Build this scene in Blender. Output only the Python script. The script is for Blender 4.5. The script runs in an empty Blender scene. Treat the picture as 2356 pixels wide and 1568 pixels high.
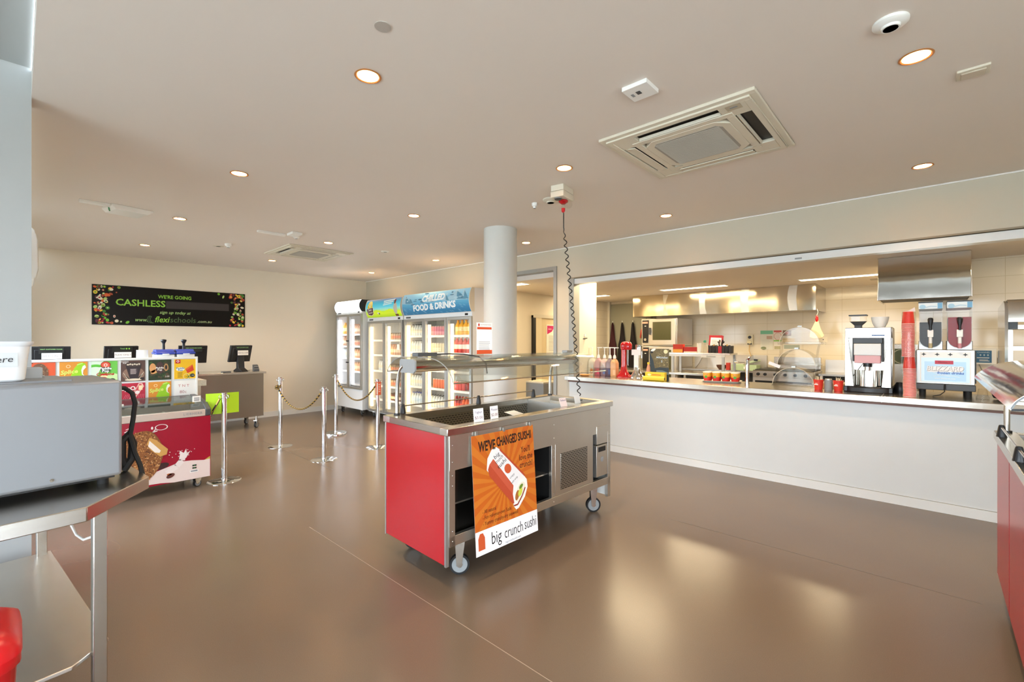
import bpy, math, random
from mathutils import Vector, Matrix
random.seed(7)
SC = bpy.context.scene
COL = SC.collection
PI = math.pi
R = math.radians

# ------------------------------------------------------------------ camera
cam = bpy.data.cameras.new('camera'); co = bpy.data.objects.new('camera', cam); COL.objects.link(co)
cam.sensor_width = 36; cam.sensor_fit = 'HORIZONTAL'; cam.lens = 1049.5 / 2356 * 36
cam.clip_start = 0.05; cam.clip_end = 200
co.location = (0, 0, 1.46); co.rotation_euler = (R(90), 0, R(42.73)); SC.camera = co

# ------------------------------------------------------------------ colour management, world, lights
vs = SC.view_settings
SC.display_settings.display_device = 'sRGB'
vs.view_transform = 'Standard'; vs.look = 'None'; vs.gamma = 1; vs.use_curve_mapping = False
vs.exposure = 0.10
w = bpy.data.worlds.new('sky'); SC.world = w; w.use_nodes = True
wn = w.node_tree; bg = wn.nodes['Background']
wt = wn.nodes.new('ShaderNodeTexCoord'); wx = wn.nodes.new('ShaderNodeSeparateXYZ'); wr = wn.nodes.new('ShaderNodeValToRGB')
wn.links.new(wt.outputs['Generated'], wx.inputs[0]); wm = wn.nodes.new('ShaderNodeMath'); wm.operation = 'MULTIPLY_ADD'; wm.inputs[1].default_value = 0.5; wm.inputs[2].default_value = 0.5
wn.links.new(wx.outputs['Z'], wm.inputs[0]); wn.links.new(wm.outputs[0], wr.inputs[0]); wn.links.new(wr.outputs[0], bg.inputs[0])
e = wr.color_ramp.elements; e[0].position = 0.485; e[0].color = (0.46, 0.48, 0.47, 1); e[1].position = 0.515; e[1].color = (0.84, 0.92, 1.0, 1)
e2 = wr.color_ramp.elements.new(0.75); e2.color = (0.66, 0.82, 1.0, 1)
bg.inputs[1].default_value = 13.5

def lamp(kind, name, loc, energy, color, rot=(0, 0, 0), sx=1, sy=1, **kw):
    l = bpy.data.lights.new(name, kind); l.energy = energy; l.color = color
    if kind == 'AREA': l.shape = 'RECTANGLE'; l.size = sx; l.size_y = sy
    for k, v in kw.items(): setattr(l, k, v)
    o = bpy.data.objects.new(name, l); COL.objects.link(o); o.location = loc; o.rotation_euler = rot
    return o
DAY = (0.80, 0.91, 1.0)
# portals that guide the daylight through each glazed opening
for loc, rz, sx, sy in (((-0.2, -3.3, 1.3), 0, 5.7, 2.3), ((3.3, -0.7, 1.3), 90, 3.5, 2.3), ((-6.6, -0.11, 1.05), 0, 4.5, 1.85)):
    o = lamp('AREA', 'daylight', loc, 1, DAY, (R(90), 0, R(rz)), sx, sy); o.data.cycles.is_portal = True

# ------------------------------------------------------------------ materials
def lin(h):
    h = h.lstrip('#'); c = [int(h[i:i+2], 16) / 255 for i in (0, 2, 4)]
    return tuple(x / 12.92 if x <= 0.04045 else ((x + 0.055) / 1.055) ** 2.4 for x in c) + (1,)
MATS = {}
def mat(name, hexc='808080', rough=0.5, metal=0.0, emit=0.0, noise=0.0, nscale=8, bump=0.0, bscale=30, stretch=None, spec=0.5, coat=0.0, emc=None):
    if name in MATS: return MATS[name]
    m = bpy.data.materials.new(name); m.use_nodes = True; MATS[name] = m
    nt = m.node_tree; N = nt.nodes; L = nt.links; b = N['Principled BSDF']
    c = lin(hexc)
    b.inputs['Base Color'].default_value = c; b.inputs['Roughness'].default_value = rough
    b.inputs['Metallic'].default_value = metal; b.inputs['Specular IOR Level'].default_value = spec
    b.inputs['Coat Weight'].default_value = coat
    if emit: b.inputs['Emission Color'].default_value = lin(emc or hexc); b.inputs['Emission Strength'].default_value = emit
    tc = N.new('ShaderNodeTexCoord'); mp = N.new('ShaderNodeMapping'); L.new(tc.outputs['Object'], mp.inputs[0])
    if stretch: mp.inputs['Scale'].default_value = stretch
    n = N.new('ShaderNodeTexNoise'); n.inputs['Scale'].default_value = nscale; n.inputs['Detail'].default_value = 3
    L.new(mp.outputs[0], n.inputs['Vector'])
    mx = N.new('ShaderNodeMix'); mx.data_type = 'RGBA'; mx.blend_type = 'MULTIPLY'
    mx.inputs[0].default_value = max(noise, 0.04)
    L.new(n.outputs['Fac'], mx.inputs[7]); mx.inputs[6].default_value = tuple(min(1, x * (1 + max(noise, .04) * .6)) for x in c[:3]) + (1,)
    L.new(mx.outputs[2], b.inputs['Base Color'])
    if bump:
        n2 = N.new('ShaderNodeTexNoise'); n2.inputs['Scale'].default_value = bscale; L.new(mp.outputs[0], n2.inputs['Vector'])
        bp = N.new('ShaderNodeBump'); bp.inputs['Strength'].default_value = bump; bp.inputs['Distance'].default_value = 0.01
        L.new(n2.outputs['Fac'], bp.inputs['Height']); L.new(bp.outputs[0], b.inputs['Normal'])
    return m
def thin_glass(name, tint=(1, 1, 1), refl=0.03, rough=0.02, k=.45):
    m = bpy.data.materials.new(name); m.use_nodes = True; MATS[name] = m
    nt = m.node_tree; N = nt.nodes; L = nt.links; N.remove(N['Principled BSDF'])
    t = N.new('ShaderNodeBsdfTransparent'); t.inputs[0].default_value = tint + (1,)
    g = N.new('ShaderNodeBsdfGlossy'); g.inputs['Roughness'].default_value = rough
    lw = N.new('ShaderNodeLayerWeight'); lw.inputs['Blend'].default_value = 0.25
    ma = N.new('ShaderNodeMath'); ma.operation = 'MULTIPLY_ADD'; ma.inputs[1].default_value = k; ma.inputs[2].default_value = refl
    ma.use_clamp = True
    L.new(lw.outputs['Fresnel'], ma.inputs[0])
    mx = N.new('ShaderNodeMixShader'); L.new(ma.outputs[0], mx.inputs[0]); L.new(t.outputs[0], mx.inputs[1]); L.new(g.outputs[0], mx.inputs[2])
    L.new(mx.outputs[0], N['Material Output'].inputs[0])
    return m
def tiles(name, horiz, bw, bh, c1, mortar, rough=0.12, off=0.0, msize=0.006):
    """glossy wall tiles on a vertical wall; horiz = 0 when the wall runs along X, 1 when along Y"""
    m = bpy.data.materials.new(name); m.use_nodes = True; MATS[name] = m
    nt = m.node_tree; N = nt.nodes; L = nt.links; b = N['Principled BSDF']; b.inputs['Roughness'].default_value = rough
    g = N.new('ShaderNodeNewGeometry'); s = N.new('ShaderNodeSeparateXYZ'); cb = N.new('ShaderNodeCombineXYZ')
    L.new(g.outputs['Position'], s.inputs[0]); L.new(s.outputs[horiz], cb.inputs[0]); L.new(s.outputs[2], cb.inputs[1])
    t = N.new('ShaderNodeTexBrick'); t.offset = off; t.inputs['Scale'].default_value = 1; t.inputs['Brick Width'].default_value = bw
    t.inputs['Row Height'].default_value = bh; t.inputs['Mortar Size'].default_value = msize; t.inputs['Mortar Smooth'].default_value = 0.3
    t.inputs['Color1'].default_value = lin(c1); t.inputs['Color2'].default_value = lin(c1); t.inputs['Mortar'].default_value = lin(mortar)
    L.new(cb.outputs[0], t.inputs['Vector']); L.new(t.outputs['Color'], b.inputs['Base Color'])
    n = N.new('ShaderNodeTexNoise'); n.inputs['Scale'].default_value = 2.2; L.new(cb.outputs[0], n.inputs['Vector'])
    ad = N.new('ShaderNodeMath'); ad.operation = 'MULTIPLY_ADD'; ad.inputs[1].default_value = -0.25; L.new(t.outputs['Fac'], ad.inputs[0]); L.new(n.outputs['Fac'], ad.inputs[2])
    bp = N.new('ShaderNodeBump'); bp.inputs['Strength'].default_value = 0.25; bp.inputs['Distance'].default_value = 0.01
    L.new(ad.outputs[0], bp.inputs['Height']); L.new(bp.outputs[0], b.inputs['Normal'])
    return m
def holes(name, plane, bw, bh, metalc, rough=0.35):
    """sheet metal punched with rows of slots; plane = two of 'xyz' in object space"""
    m = bpy.data.materials.new(name); m.use_nodes = True; MATS[name] = m
    nt = m.node_tree; N = nt.nodes; L = nt.links; b = N['Principled BSDF']
    g = N.new('ShaderNodeTexCoord'); s = N.new('ShaderNodeSeparateXYZ'); cb = N.new('ShaderNodeCombineXYZ')
    L.new(g.outputs['Object'], s.inputs[0]); L.new(s.outputs['XYZ'.index(plane[0].upper())], cb.inputs[0]); L.new(s.outputs['XYZ'.index(plane[1].upper())], cb.inputs[1])
    t = N.new('ShaderNodeTexBrick'); t.inputs['Scale'].default_value = 1; t.inputs['Brick Width'].default_value = bw
    t.inputs['Row Height'].default_value = bh; t.inputs['Mortar Size'].default_value = bh * 0.28; t.inputs['Mortar Smooth'].default_value = 0.1
    L.new(cb.outputs[0], t.inputs['Vector'])
    mx = N.new('ShaderNodeMix'); mx.data_type = 'RGBA'; mx.inputs[6].default_value = (0.012, 0.011, 0.01, 1); mx.inputs[7].default_value = lin(metalc)
    L.new(t.outputs['Fac'], mx.inputs[0]); L.new(mx.outputs[2], b.inputs['Base Color']); L.new(t.outputs['Fac'], b.inputs['Metallic'])
    b.inputs['Roughness'].default_value = rough
    return m

mat('ceiling paint', 'E2D8CD', 0.55, noise=0.03, nscale=1.2, spec=0.25)
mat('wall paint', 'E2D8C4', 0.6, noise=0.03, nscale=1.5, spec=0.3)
mat('dimmed wall paint', 'C6BEAB', 0.6, noise=0.03, nscale=1.5, spec=0.3)  # copy of the wall paint, darkened for the weaker light on the north wall
mat('white laminate', 'D8DBDA', 0.35)
mat('skirting white', 'E2E2DE', 0.4)
mat('pillar paint', 'ACAEAC', 0.5, noise=0.03)
mat('steel', 'CAC5BC', 0.24, 1.0, noise=0.10, nscale=5, bump=0.03, bscale=4, stretch=(1, 1, 6))
mat('steel soft', 'D2CCC2', 0.38, 1.0, noise=0.12, nscale=5, bump=0.02, bscale=3)
mat('steel dark', '9C9284', 0.27, 1.0, noise=0.12, nscale=5, bump=0.03, bscale=3)
mat('wheel grey', '8E9292', 0.4)
mat('steel mirror', 'D0CCC4', 0.08, 1.0, bump=0.10, bscale=3.5)
mat('chrome', 'DCDCDC', 0.07, 1.0)
mat('aluminium', 'B8B8B4', 0.4, 0.85)
mat('grey frame', '9A9A94', 0.45, 0.3)
mat('red panel', 'B40B16', 0.25, noise=0.03)
mat('white plastic', 'EDECE6', 0.35)
mat('cream plastic', 'D8D0BC', 0.45)
mat('pale grey paint', '86898D', 0.35, noise=0.03)
mat('grey plastic', '8C8F90', 0.5)
mat('dark grey plastic', '45484B', 0.45)
mat('black plastic', '17171A', 0.35)
mat('black rubber', '141414', 0.7)
mat('black', '0A0A0A', 0.5)
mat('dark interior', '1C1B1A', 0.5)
mat('paper', 'F2F1EC', 0.7)
mat('ink', '26262A', 0.7)
mat('pencil', '8A8A92', 0.7)
mat('red plastic', 'D0161E', 0.3)
mat('glossy red', 'B80F1A', 0.12, coat=0.5)
mat('blue plastic', '2F44A8', 0.35)
mat('fridge white', 'E6E8E8', 0.35)
mat('fridge inside', 'EFEDE4', 0.5)
mat('sign white', 'F6F4EC', .4)
mat('tube glow', 'FFE3B0', 0.5, emit=5.0, emc='FFDFA8')
mat('tube glow white', 'FFFFFF', 0.5, emit=5.0, emc='F4F4FF')
mat('sign glow', 'FFFFFF', 0.5, emit=2.6)
mat('downlight glow', 'FFE0B0', 0.5, emit=14.0, emc='FFD9A0')
mat('downlight rim', 'C98A50', 0.4, 0.3)
mat('troffer glow', 'FFF4DC', 0.5, emit=5.0, emc='FFEFC8')
mat('wood board', 'C9A877', 0.5, noise=0.3, nscale=10, stretch=(1, 8, 1))
mat('lime paper', 'B6E21E', 0.6)
mat('gold', 'B8964A', 0.4, 0.3)
mat('cloth black', '140C0F', 0.85, bump=0.2, bscale=60)
mat('cloth maroon', '3A0A14', 0.8)
GL = thin_glass('clear glass'); GD = thin_glass('display glass', (0.97, 1.0, 0.985), 0.03); AC = thin_glass('clear acrylic', (0.96, 0.955, 0.94), 0.02, 0.05, .22)
GM = thin_glass('mirror glass', (0.5, 0.48, 0.46), 0.45, 0.04)
TILEX = tiles('cream tiles', 0, 0.60, 0.20, 'E3D8C2', 'CDBE9E', msize=.003)
TILEY = tiles('cream tiles side', 1, 0.60, 0.20, 'E3D8C2', 'CDBE9E', msize=.003)
HX = holes('punched panel yz', 'yz', 0.036, 0.014, 'B5AFA5'); HW = holes('punched well xz', 'xz', 0.03, 0.016, '9A9384'); HWY = holes('punched well yz', 'yz', 0.03, 0.016, '9A9384')

def floor_mat():
    m = bpy.data.materials.new('sealed floor'); m.use_nodes = True; MATS['floor'] = m
    nt = m.node_tree; N = nt.nodes; L = nt.links; b = N['Principled BSDF']
    tc = N.new('ShaderNodeNewGeometry')
    n1 = N.new('ShaderNodeTexNoise'); n1.inputs['Scale'].default_value = 0.55; n1.inputs['Detail'].default_value = 2; L.new(tc.outputs['Position'], n1.inputs['Vector'])
    n2 = N.new('ShaderNodeTexNoise'); n2.inputs['Scale'].default_value = 260; n2.inputs['Detail'].default_value = 2; L.new(tc.outputs['Position'], n2.inputs['Vector'])
    r = N.new('ShaderNodeValToRGB'); L.new(n1.outputs['Fac'], r.inputs[0])
    r.color_ramp.elements[0].position = 0.35; r.color_ramp.elements[0].color = lin('746252'); r.color_ramp.elements[1].position = 0.7; r.color_ramp.elements[1].color = lin('7E6D5B')
    mx = N.new('ShaderNodeMix'); mx.data_type = 'RGBA'; mx.blend_type = 'MULTIPLY'; mx.inputs[0].default_value = 0.25
    L.new(r.outputs[0], mx.inputs[6]); L.new(n2.outputs['Fac'], mx.inputs[7]); L.new(mx.outputs[2], b.inputs['Base Color'])
    rr = N.new('ShaderNodeMapRange'); rr.inputs[3].default_value = 0.22; rr.inputs[4].default_value = 0.30; L.new(n1.outputs['Fac'], rr.inputs[0]); L.new(rr.outputs[0], b.inputs['Roughness'])
    n3 = N.new('ShaderNodeTexNoise'); n3.inputs['Scale'].default_value = 14; n3.inputs['Detail'].default_value = 2; L.new(tc.outputs['Position'], n3.inputs['Vector'])
    bp = N.new('ShaderNodeBump'); bp.inputs['Strength'].default_value = 0.03; bp.inputs['Distance'].default_value = 0.01; L.new(n3.outputs['Fac'], bp.inputs['Height']); L.new(bp.outputs[0], b.inputs['Normal'])
    b.inputs['Specular IOR Level'].default_value = 0.55
    return m
FLOOR = floor_mat()
def grass_mat():
    return mat('lawn', '4F8A30', 0.9, noise=0.4, nscale=3)

def M(x): return x if isinstance(x, bpy.types.Material) else (MATS[x] if x in MATS else mat('paint ' + x, x, 0.5))

# ------------------------------------------------------------------ mesh collector
TXT = {}
def text_mesh(s, bold=0.0, shear=0.0, align='CENTER', space=1.0):
    k = (s, bold, shear, align, space)
    if k in TXT: return TXT[k]
    c = bpy.data.curves.new('t', 'FONT'); c.body = s; c.size = 1; c.offset = bold; c.shear = shear; c.align_x = align; c.align_y = 'CENTER'
    c.resolution_u = 2; c.space_character = space; c.fill_mode = 'FRONT'
    o = bpy.data.objects.new('t', c); COL.objects.link(o)
    bpy.context.view_layer.update()
    me = o.to_mesh()
    v = [(p.co.x, p.co.y) for p in me.vertices]; f = [tuple(p.vertices) for p in me.polygons]
    o.to_mesh_clear(); bpy.data.objects.remove(o); bpy.data.curves.remove(c)
    TXT[k] = (v, f); return TXT[k]

class MB:
    def __init__(s): s.v = []; s.f = []; s.k = []; s.m = []; s.X = None
    def mi(s, m):
        m = M(m)
        if m not in s.m: s.m.append(m)
        return s.m.index(m)
    def add(s, vs_, fs, m):
        n = len(s.v); k = s.mi(m)
        for p in vs_:
            p = Vector(p); s.v.append(s.X @ p if s.X else p)
        for f in fs: s.f.append(tuple(i + n for i in f)); s.k.append(k)
        return s
    def box(s, a, b, m):
        x0, y0, z0 = a; x1, y1, z1 = b
        x0, x1 = min(x0, x1), max(x0, x1); y0, y1 = min(y0, y1), max(y0, y1); z0, z1 = min(z0, z1), max(z0, z1)
        return s.add([(x0,y0,z0),(x1,y0,z0),(x1,y1,z0),(x0,y1,z0),(x0,y0,z1),(x1,y0,z1),(x1,y1,z1),(x0,y1,z1)],
                     [(0,3,2,1),(4,5,6,7),(0,1,5,4),(1,2,6,5),(2,3,7,6),(3,0,4,7)], m)
    def lathe(s, prof, m, c=(0, 0, 0), n=20, mats=None, caps=True):
        c = Vector(c); vs_ = []; 
        for r, z in prof:
            for i in range(n):
                a = 2 * PI * i / n; vs_.append(c + Vector((r * math.cos(a), r * math.sin(a), z)))
        for j in range(len(prof) - 1):
            mm = mats[j] if mats else m
            fs = [(i, (i + 1) % n, n + (i + 1) % n, n + i) for i in range(n)]
            s.add(vs_[j*n:(j+2)*n], fs, mm)
        if caps and prof[0][0] > 1e-4: s.add(vs_[:n], [tuple(range(n - 1, -1, -1))], mats[0] if mats else m)
        if caps and prof[-1][0] > 1e-4: s.add(vs_[-n:], [tuple(range(n))], mats[-1] if mats else m)
        return s
    def cyl(s, p, q, r, m, r2=None, n=16):
        p = Vector(p); q = Vector(q); d = (q - p); L = d.length; rot = d.to_track_quat('Z', 'Y').to_matrix().to_4x4()
        r2 = r if r2 is None else r2
        T = Matrix.Translation(p) @ rot; o = s.X; s.X = (o @ T) if o else T
        s.lathe([(r, 0), (r2, L)], m, n=n); s.X = o; return s
    def tube(s, pts, r, m, n=8, m2=None, k=1, caps=True):
        pts = [Vector(p) for p in pts]; rings = []; up = Vector((0, 0, 1)); prev = None
        for i, p in enumerate(pts):
            t = (pts[min(i + 1, len(pts) - 1)] - pts[max(i - 1, 0)]).normalized()
            if prev is None:
                a = t.cross(up); a = a if a.length > 0.1 else t.cross(Vector((1, 0, 0)))
            else: a = prev - t * prev.dot(t)
            a.normalize(); prev = a; b = t.cross(a); rr = r[i] if isinstance(r, (list, tuple)) else r
            rings.append([p + (a * math.cos(2*PI*j/n) + b * math.sin(2*PI*j/n)) * rr for j in range(n)])
        vs_ = [v for g in rings for v in g]
        for i in range(len(pts) - 1):
            for j in range(n):
                f = (i*n + j, i*n + (j+1) % n, (i+1)*n + (j+1) % n, (i+1)*n + j)
                if m2:
                    mm = m2 if ((i // k + j * 2 // n) % 2) else m
                    s.add([vs_[q] for q in f], [(0, 1, 2, 3)], mm)
        if not m2:
            s.add(vs_, [(i*n + j, i*n + (j+1) % n, (i+1)*n + (j+1) % n, (i+1)*n + j) for i in range(len(pts)-1) for j in range(n)], m)
        if caps: s.add(rings[0], [tuple(range(n-1, -1, -1))], m); s.add(rings[-1], [tuple(range(n))], m)
        return s
    def prism(s, poly, ax, a0, a1, m):
        """extrude a 2-D outline along axis ax (0,1,2); the outline is in the two remaining axes in order"""
        def P(u, v, w_): l = [u, v]; l.insert(ax, w_); return tuple(l)
        n = len(poly); vs_ = [P(u, v, a0) for u, v in poly] + [P(u, v, a1) for u, v in poly]
        fs = [(i, (i+1) % n, n + (i+1) % n, n + i) for i in range(n)] + [tuple(range(n-1, -1, -1)), tuple(range(n, 2*n))]
        return s.add(vs_, fs, m)
    def strip(s, path, ax, a0, a1, th, m):
        """sheet of thickness th following a 2-D path, extruded along ax"""
        n = len(path); out = []
        for i in range(n):
            p0 = Vector(path[max(i-1, 0)]); p1 = Vector(path[min(i+1, n-1)]); t = (p1 - p0).normalized(); out.append((path[i][0] - t.y * th, path[i][1] + t.x * th))
        def P(u, v, w_): l = [u, v]; l.insert(ax, w_); return tuple(l)
        vs_ = []; fs = []
        for p, o in zip(path, out): vs_ += [P(p[0], p[1], a0), P(p[0], p[1], a1), P(o[0], o[1], a1), P(o[0], o[1], a0)]
        for i in range(n - 1):
            for k in range(4): fs.append((4*i + k, 4*i + (k+1) % 4, 4*i + 4 + (k+1) % 4, 4*i + 4 + k))
        fs += [(3, 2, 1, 0), (4*n - 4, 4*n - 3, 4*n - 2, 4*n - 1)]
        return s.add(vs_, fs, m)
    def build(s, name, parent=None, bevel=0.0, loc=None, angle=35, seg=2):
        me = bpy.data.meshes.new(name); me.from_pydata([tuple(v) for v in s.v], [], s.f); me.update()
        for m in s.m: me.materials.append(m)
        me.polygons.foreach_set('material_index', s.k); me.polygons.foreach_set('use_smooth', [True] * len(s.f))
        me.validate(); 
        import bmesh
        bm = bmesh.new(); bm.from_mesh(me)
        if s_weld(s): bmesh.ops.remove_doubles(bm, verts=bm.verts, dist=1e-6)
        bm.to_mesh(me); bm.free()
        me.set_sharp_from_angle(angle=R(angle))
        o = bpy.data.objects.new(name, me); COL.objects.link(o)
        if parent: o.parent = parent
        if loc: o.location = loc
        if bevel:
            b = o.modifiers.new('bevel', 'BEVEL'); b.width = bevel; b.segments = seg; b.limit_method = 'ANGLE'; b.angle_limit = R(40); b.harden_normals = False
        return o
def s_weld(s): return len(s.v) < 60000

class Art:
    """flat printed graphics laid on a surface: local x along RR, y along UU, layers stepped along the surface normal"""
    def __init__(s, mb, O, RR, UU, step=0.0007):
        s.b = mb; s.O = Vector(O); s.R = Vector(RR).normalized(); s.U = Vector(UU).normalized(); s.N = s.R.cross(s.U); s.st = step
    def P(s, x, y, l): return s.O + s.R * x + s.U * y + s.N * (s.st * l)
    bands = None; clip = None
    @staticmethod
    def cut(pts, ax, lim, sg):
        out = []
        for i in range(len(pts)):
            p, q = pts[i - 1], pts[i]; dp, dq = sg * (p[ax] - lim), sg * (q[ax] - lim)
            if (dp >= 0) != (dq >= 0):
                t = dp / (dp - dq); out.append((p[0] + (q[0] - p[0]) * t, p[1] + (q[1] - p[1]) * t))
            if dq >= 0: out.append(q)
        return out
    def pl(s, pts, m, l=1):
        pts = list(pts)
        if s.clip:
            for ax, lim, sg in ((0, s.clip[0], 1), (1, s.clip[1], 1), (0, s.clip[2], -1), (1, s.clip[3], -1)):
                pts = s.cut(pts, ax, lim, sg) if len(pts) > 2 else []
        if len(pts) < 3: return s
        if s.bands:
            y0 = min(p[1] for p in pts); y1 = max(p[1] for p in pts)
            for k in range(int(math.floor(y0 / s.bands)), int(math.ceil(y1 / s.bands))):
                q = s.cut(s.cut(pts, 1, k * s.bands, 1), 1, (k + 1) * s.bands, -1)
                if len(q) > 2: s.b.add([s.P(x, y, l) for x, y in q], [tuple(range(len(q)))], m)
            return s
        s.b.add([s.P(x, y, l) for x, y in pts], [tuple(range(len(pts)))], m); return s
    def rect(s, x0, y0, x1, y1, m, l=1): return s.pl([(x0, y0), (x1, y0), (x1, y1), (x0, y1)], m, l)
    def ell(s, x, y, rx, ry, m, l=1, n=18, a=0): 
        ca, sa = math.cos(a), math.sin(a)
        return s.pl([(x + rx*math.cos(t)*ca - ry*math.sin(t)*sa, y + rx*math.cos(t)*sa + ry*math.sin(t)*ca) for t in (2*PI*i/n for i in range(n))], m, l)
    def ring(s, x, y, r, th, m, l=1, n=20, a0=0, a1=2*PI, ry=None):
        ry = ry or r
        for i in range(n):
            t0 = a0 + (a1-a0)*i/n; t1 = a0 + (a1-a0)*(i+1)/n; k = 1 - th/r
            s.pl([(x+r*math.cos(t0), y+ry*math.sin(t0)), (x+r*math.cos(t1), y+ry*math.sin(t1)), (x+r*k*math.cos(t1), y+ry*k*math.sin(t1)), (x+r*k*math.cos(t0), y+ry*k*math.sin(t0))], m, l)
        return s
    def line(s, pts, th, m, l=1):
        for (x0, y0), (x1, y1) in zip(pts, pts[1:]):
            d = Vector((x1-x0, y1-y0)); 
            if d.length < 1e-9: continue
            n = Vector((-d.y, d.x)).normalized() * th / 2
            s.pl([(x0-n.x, y0-n.y), (x1-n.x, y1-n.y), (x1+n.x, y1+n.y), (x0+n.x, y0+n.y)], m, l)
        return s
    def txt(s, t, x, y, size, m, l=2, bold=0.0, shear=0.0, align='CENTER', ang=0, sx=1.0, space=1.0, w=None):
        v, f = text_mesh(t, bold, shear, align, space)
        if w and v: sx = w / size / max(1e-6, max(q[0] for q in v) - min(q[0] for q in v))
        ca, sa = math.cos(ang), math.sin(ang)
        P2 = [(x + size*(a*sx*ca - b*sa), y + size*(a*sx*sa + b*ca)) for a, b in v]
        if s.bands or s.clip:
            for q in f: s.pl([P2[i] for i in q], m, l)
        else: s.b.add([s.P(x_, y_, l) for x_, y_ in P2], f, m)
        return s
    def bars(s, x0, x1, y, n, dy, th, m, l=2, jit=0.3):
        for i in range(n): s.rect(x0, y - i*dy, x1 - random.random()*jit*(x1-x0), y - i*dy - th, m, l)
        return s

# ------------------------------------------------------------------ things
def thing(name, label, cat, loc=(0, 0, 0), rz=0, group=None):
    o = bpy.data.objects.new(name, None); COL.objects.link(o); o.empty_display_size = 0.05
    o.location = loc; o.rotation_euler = (0, 0, rz); return tag(o, label, cat, group)
def tag(o, label, cat, group=None, kind=None):
    o['label'] = label; o['category'] = cat
    if group: o['group'] = group
    if kind: o['kind'] = kind
    return o
def struct(o): o['kind'] = 'structure'; return o
def dup(o, loc, rz=None, label=None, group=None):
    r = o.copy(); COL.objects.link(r); r.location = loc
    if rz is not None: r.rotation_euler = (0, 0, rz)
    if label: r['label'] = label
    if group: r['group'] = group
    for c in list(o.children):
        d = c.copy(); COL.objects.link(d); d.parent = r
        for g in list(c.children):
            e = g.copy(); COL.objects.link(e); e.parent = d
    return r
def bx(name, a, b, m, parent=None, bevel=0.0): return MB().box(a, b, m).build(name, parent, bevel)

ZC = 2.80; YB = 5.34; XA = -9.42; KZ = 2.42; KY = 10.0

# ================================================================== THE SETTING
fl = MB().box((XA - .15, -3.35, -.1), (3.35, KY + .15, 0), FLOOR); struct(fl.build('floor'))
# expansion joint lines cut in the floor
j = MB().box((-3.6, 1.55, .0), (.3, 1.5535, .0008), 'A08C78'); j.box((-7.2, 2.42, 0), (-5.0, 2.424, .0008), '5E5348'); j.box((-1.6, 3.63, 0), (.2, 3.633, .0008), '66594C'); struct(j.build('trim_1'))
g = MB().box((-25, -25, -.14), (25, -3.36, -.10), mat('paving', 'D6D4CA', .9, noise=.3, nscale=2)); struct(g.build('ground'))
# ceilings
c = MB().box((XA - .15, .05, ZC), (3.35, YB + .12, ZC + .15), 'ceiling paint'); struct(c.build('ceiling'))
c = MB().box((-3.8, -3.35, 2.96), (3.35, .05, 3.1), 'pillar paint'); struct(c.build('ceiling_2'))
c = MB().box((-9.5, YB + .12, KZ), (3.35, KY + .12, KZ + .12), 'ceiling paint'); struct(c.build('ceiling_3'))
# west wall with banner
struct(MB().box((XA - .15, -.15, 0), (XA, YB + .12, ZC), 'wall paint').build('wall_west'))
struct(bx('baseboard_west', (XA, 0.0, 0), (XA + .012, YB, .10), 'skirting white'))
# north wall: pieces around the doorway and the servery opening
DX0, DX1 = -5.02, -4.035      # doorway outer frame
SX0, SX1 = -3.82, 2.2         # servery opening
n = MB()
n.box((XA, YB, 0), (DX0, YB + .12, ZC), 'dimmed wall paint'); n.box((DX0, YB, 2.54), (DX1, YB + .12, ZC), 'dimmed wall paint')
n.box((DX1, YB, 0), (SX0, YB + .12, ZC), 'dimmed wall paint'); n.box((SX0, YB, 2.36), (SX1, YB + .12, ZC), 'dimmed wall paint')
n.box((SX1, YB, 0), (3.35, YB + .12, ZC), 'dimmed wall paint')
struct(n.build('wall_north'))
struct(MB().box((SX0, YB, .085), (SX1, YB + .10, .905), 'white laminate').build('wall_servery'))
k = MB().box((-4.03, YB - .012, 0), (SX1, YB + .06, .082), 'skirting white'); k.box((XA, YB - .012, 0), (DX0, YB, .10), 'skirting white'); struct(k.build('baseboard_north'))
struct(bx('trim_2', (XA, YB - .012, ZC - .014), (3.2, YB, ZC - .002), 'F0ECE4'))
# servery frame and shutter track
t = MB()
t.box((SX0, YB - .01, .96), (SX0 + .085, YB + .13, 2.345), 'grey frame'); t.box((SX0, YB - .008, 2.345), (SX1, YB + .06, 2.36), '8E8068')
struct(t.build('trim_3'))
struct(MB().box((SX0 + .085, YB + .004, 2.268), (SX1, YB + .12, 2.338), 'white laminate').build('trim_4'))
for x in (-1.0, 0.6):
    b = MB().box((x - .03, YB - .006, 2.285), (x + .03, YB, 2.30), 'grey plastic'); tag(b.build('shutter_catch'), 'small grey catch on the white track over the servery, ' + ('left of the slush machine hood' if x < 0 else 'over the hood on the right'), 'catch')
# doorway frame
t = MB(); t.box((DX0, YB - .02, 0), (DX0 + .055, YB + .13, 2.495), 'grey frame'); t.box((DX1 - .055, YB - .02, 0), (DX1, YB + .13, 2.495), 'grey frame'); t.box((DX0, YB - .02, 2.495), (DX1, YB + .13, 2.55), 'grey frame')
struct(t.build('door_1'))
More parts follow.
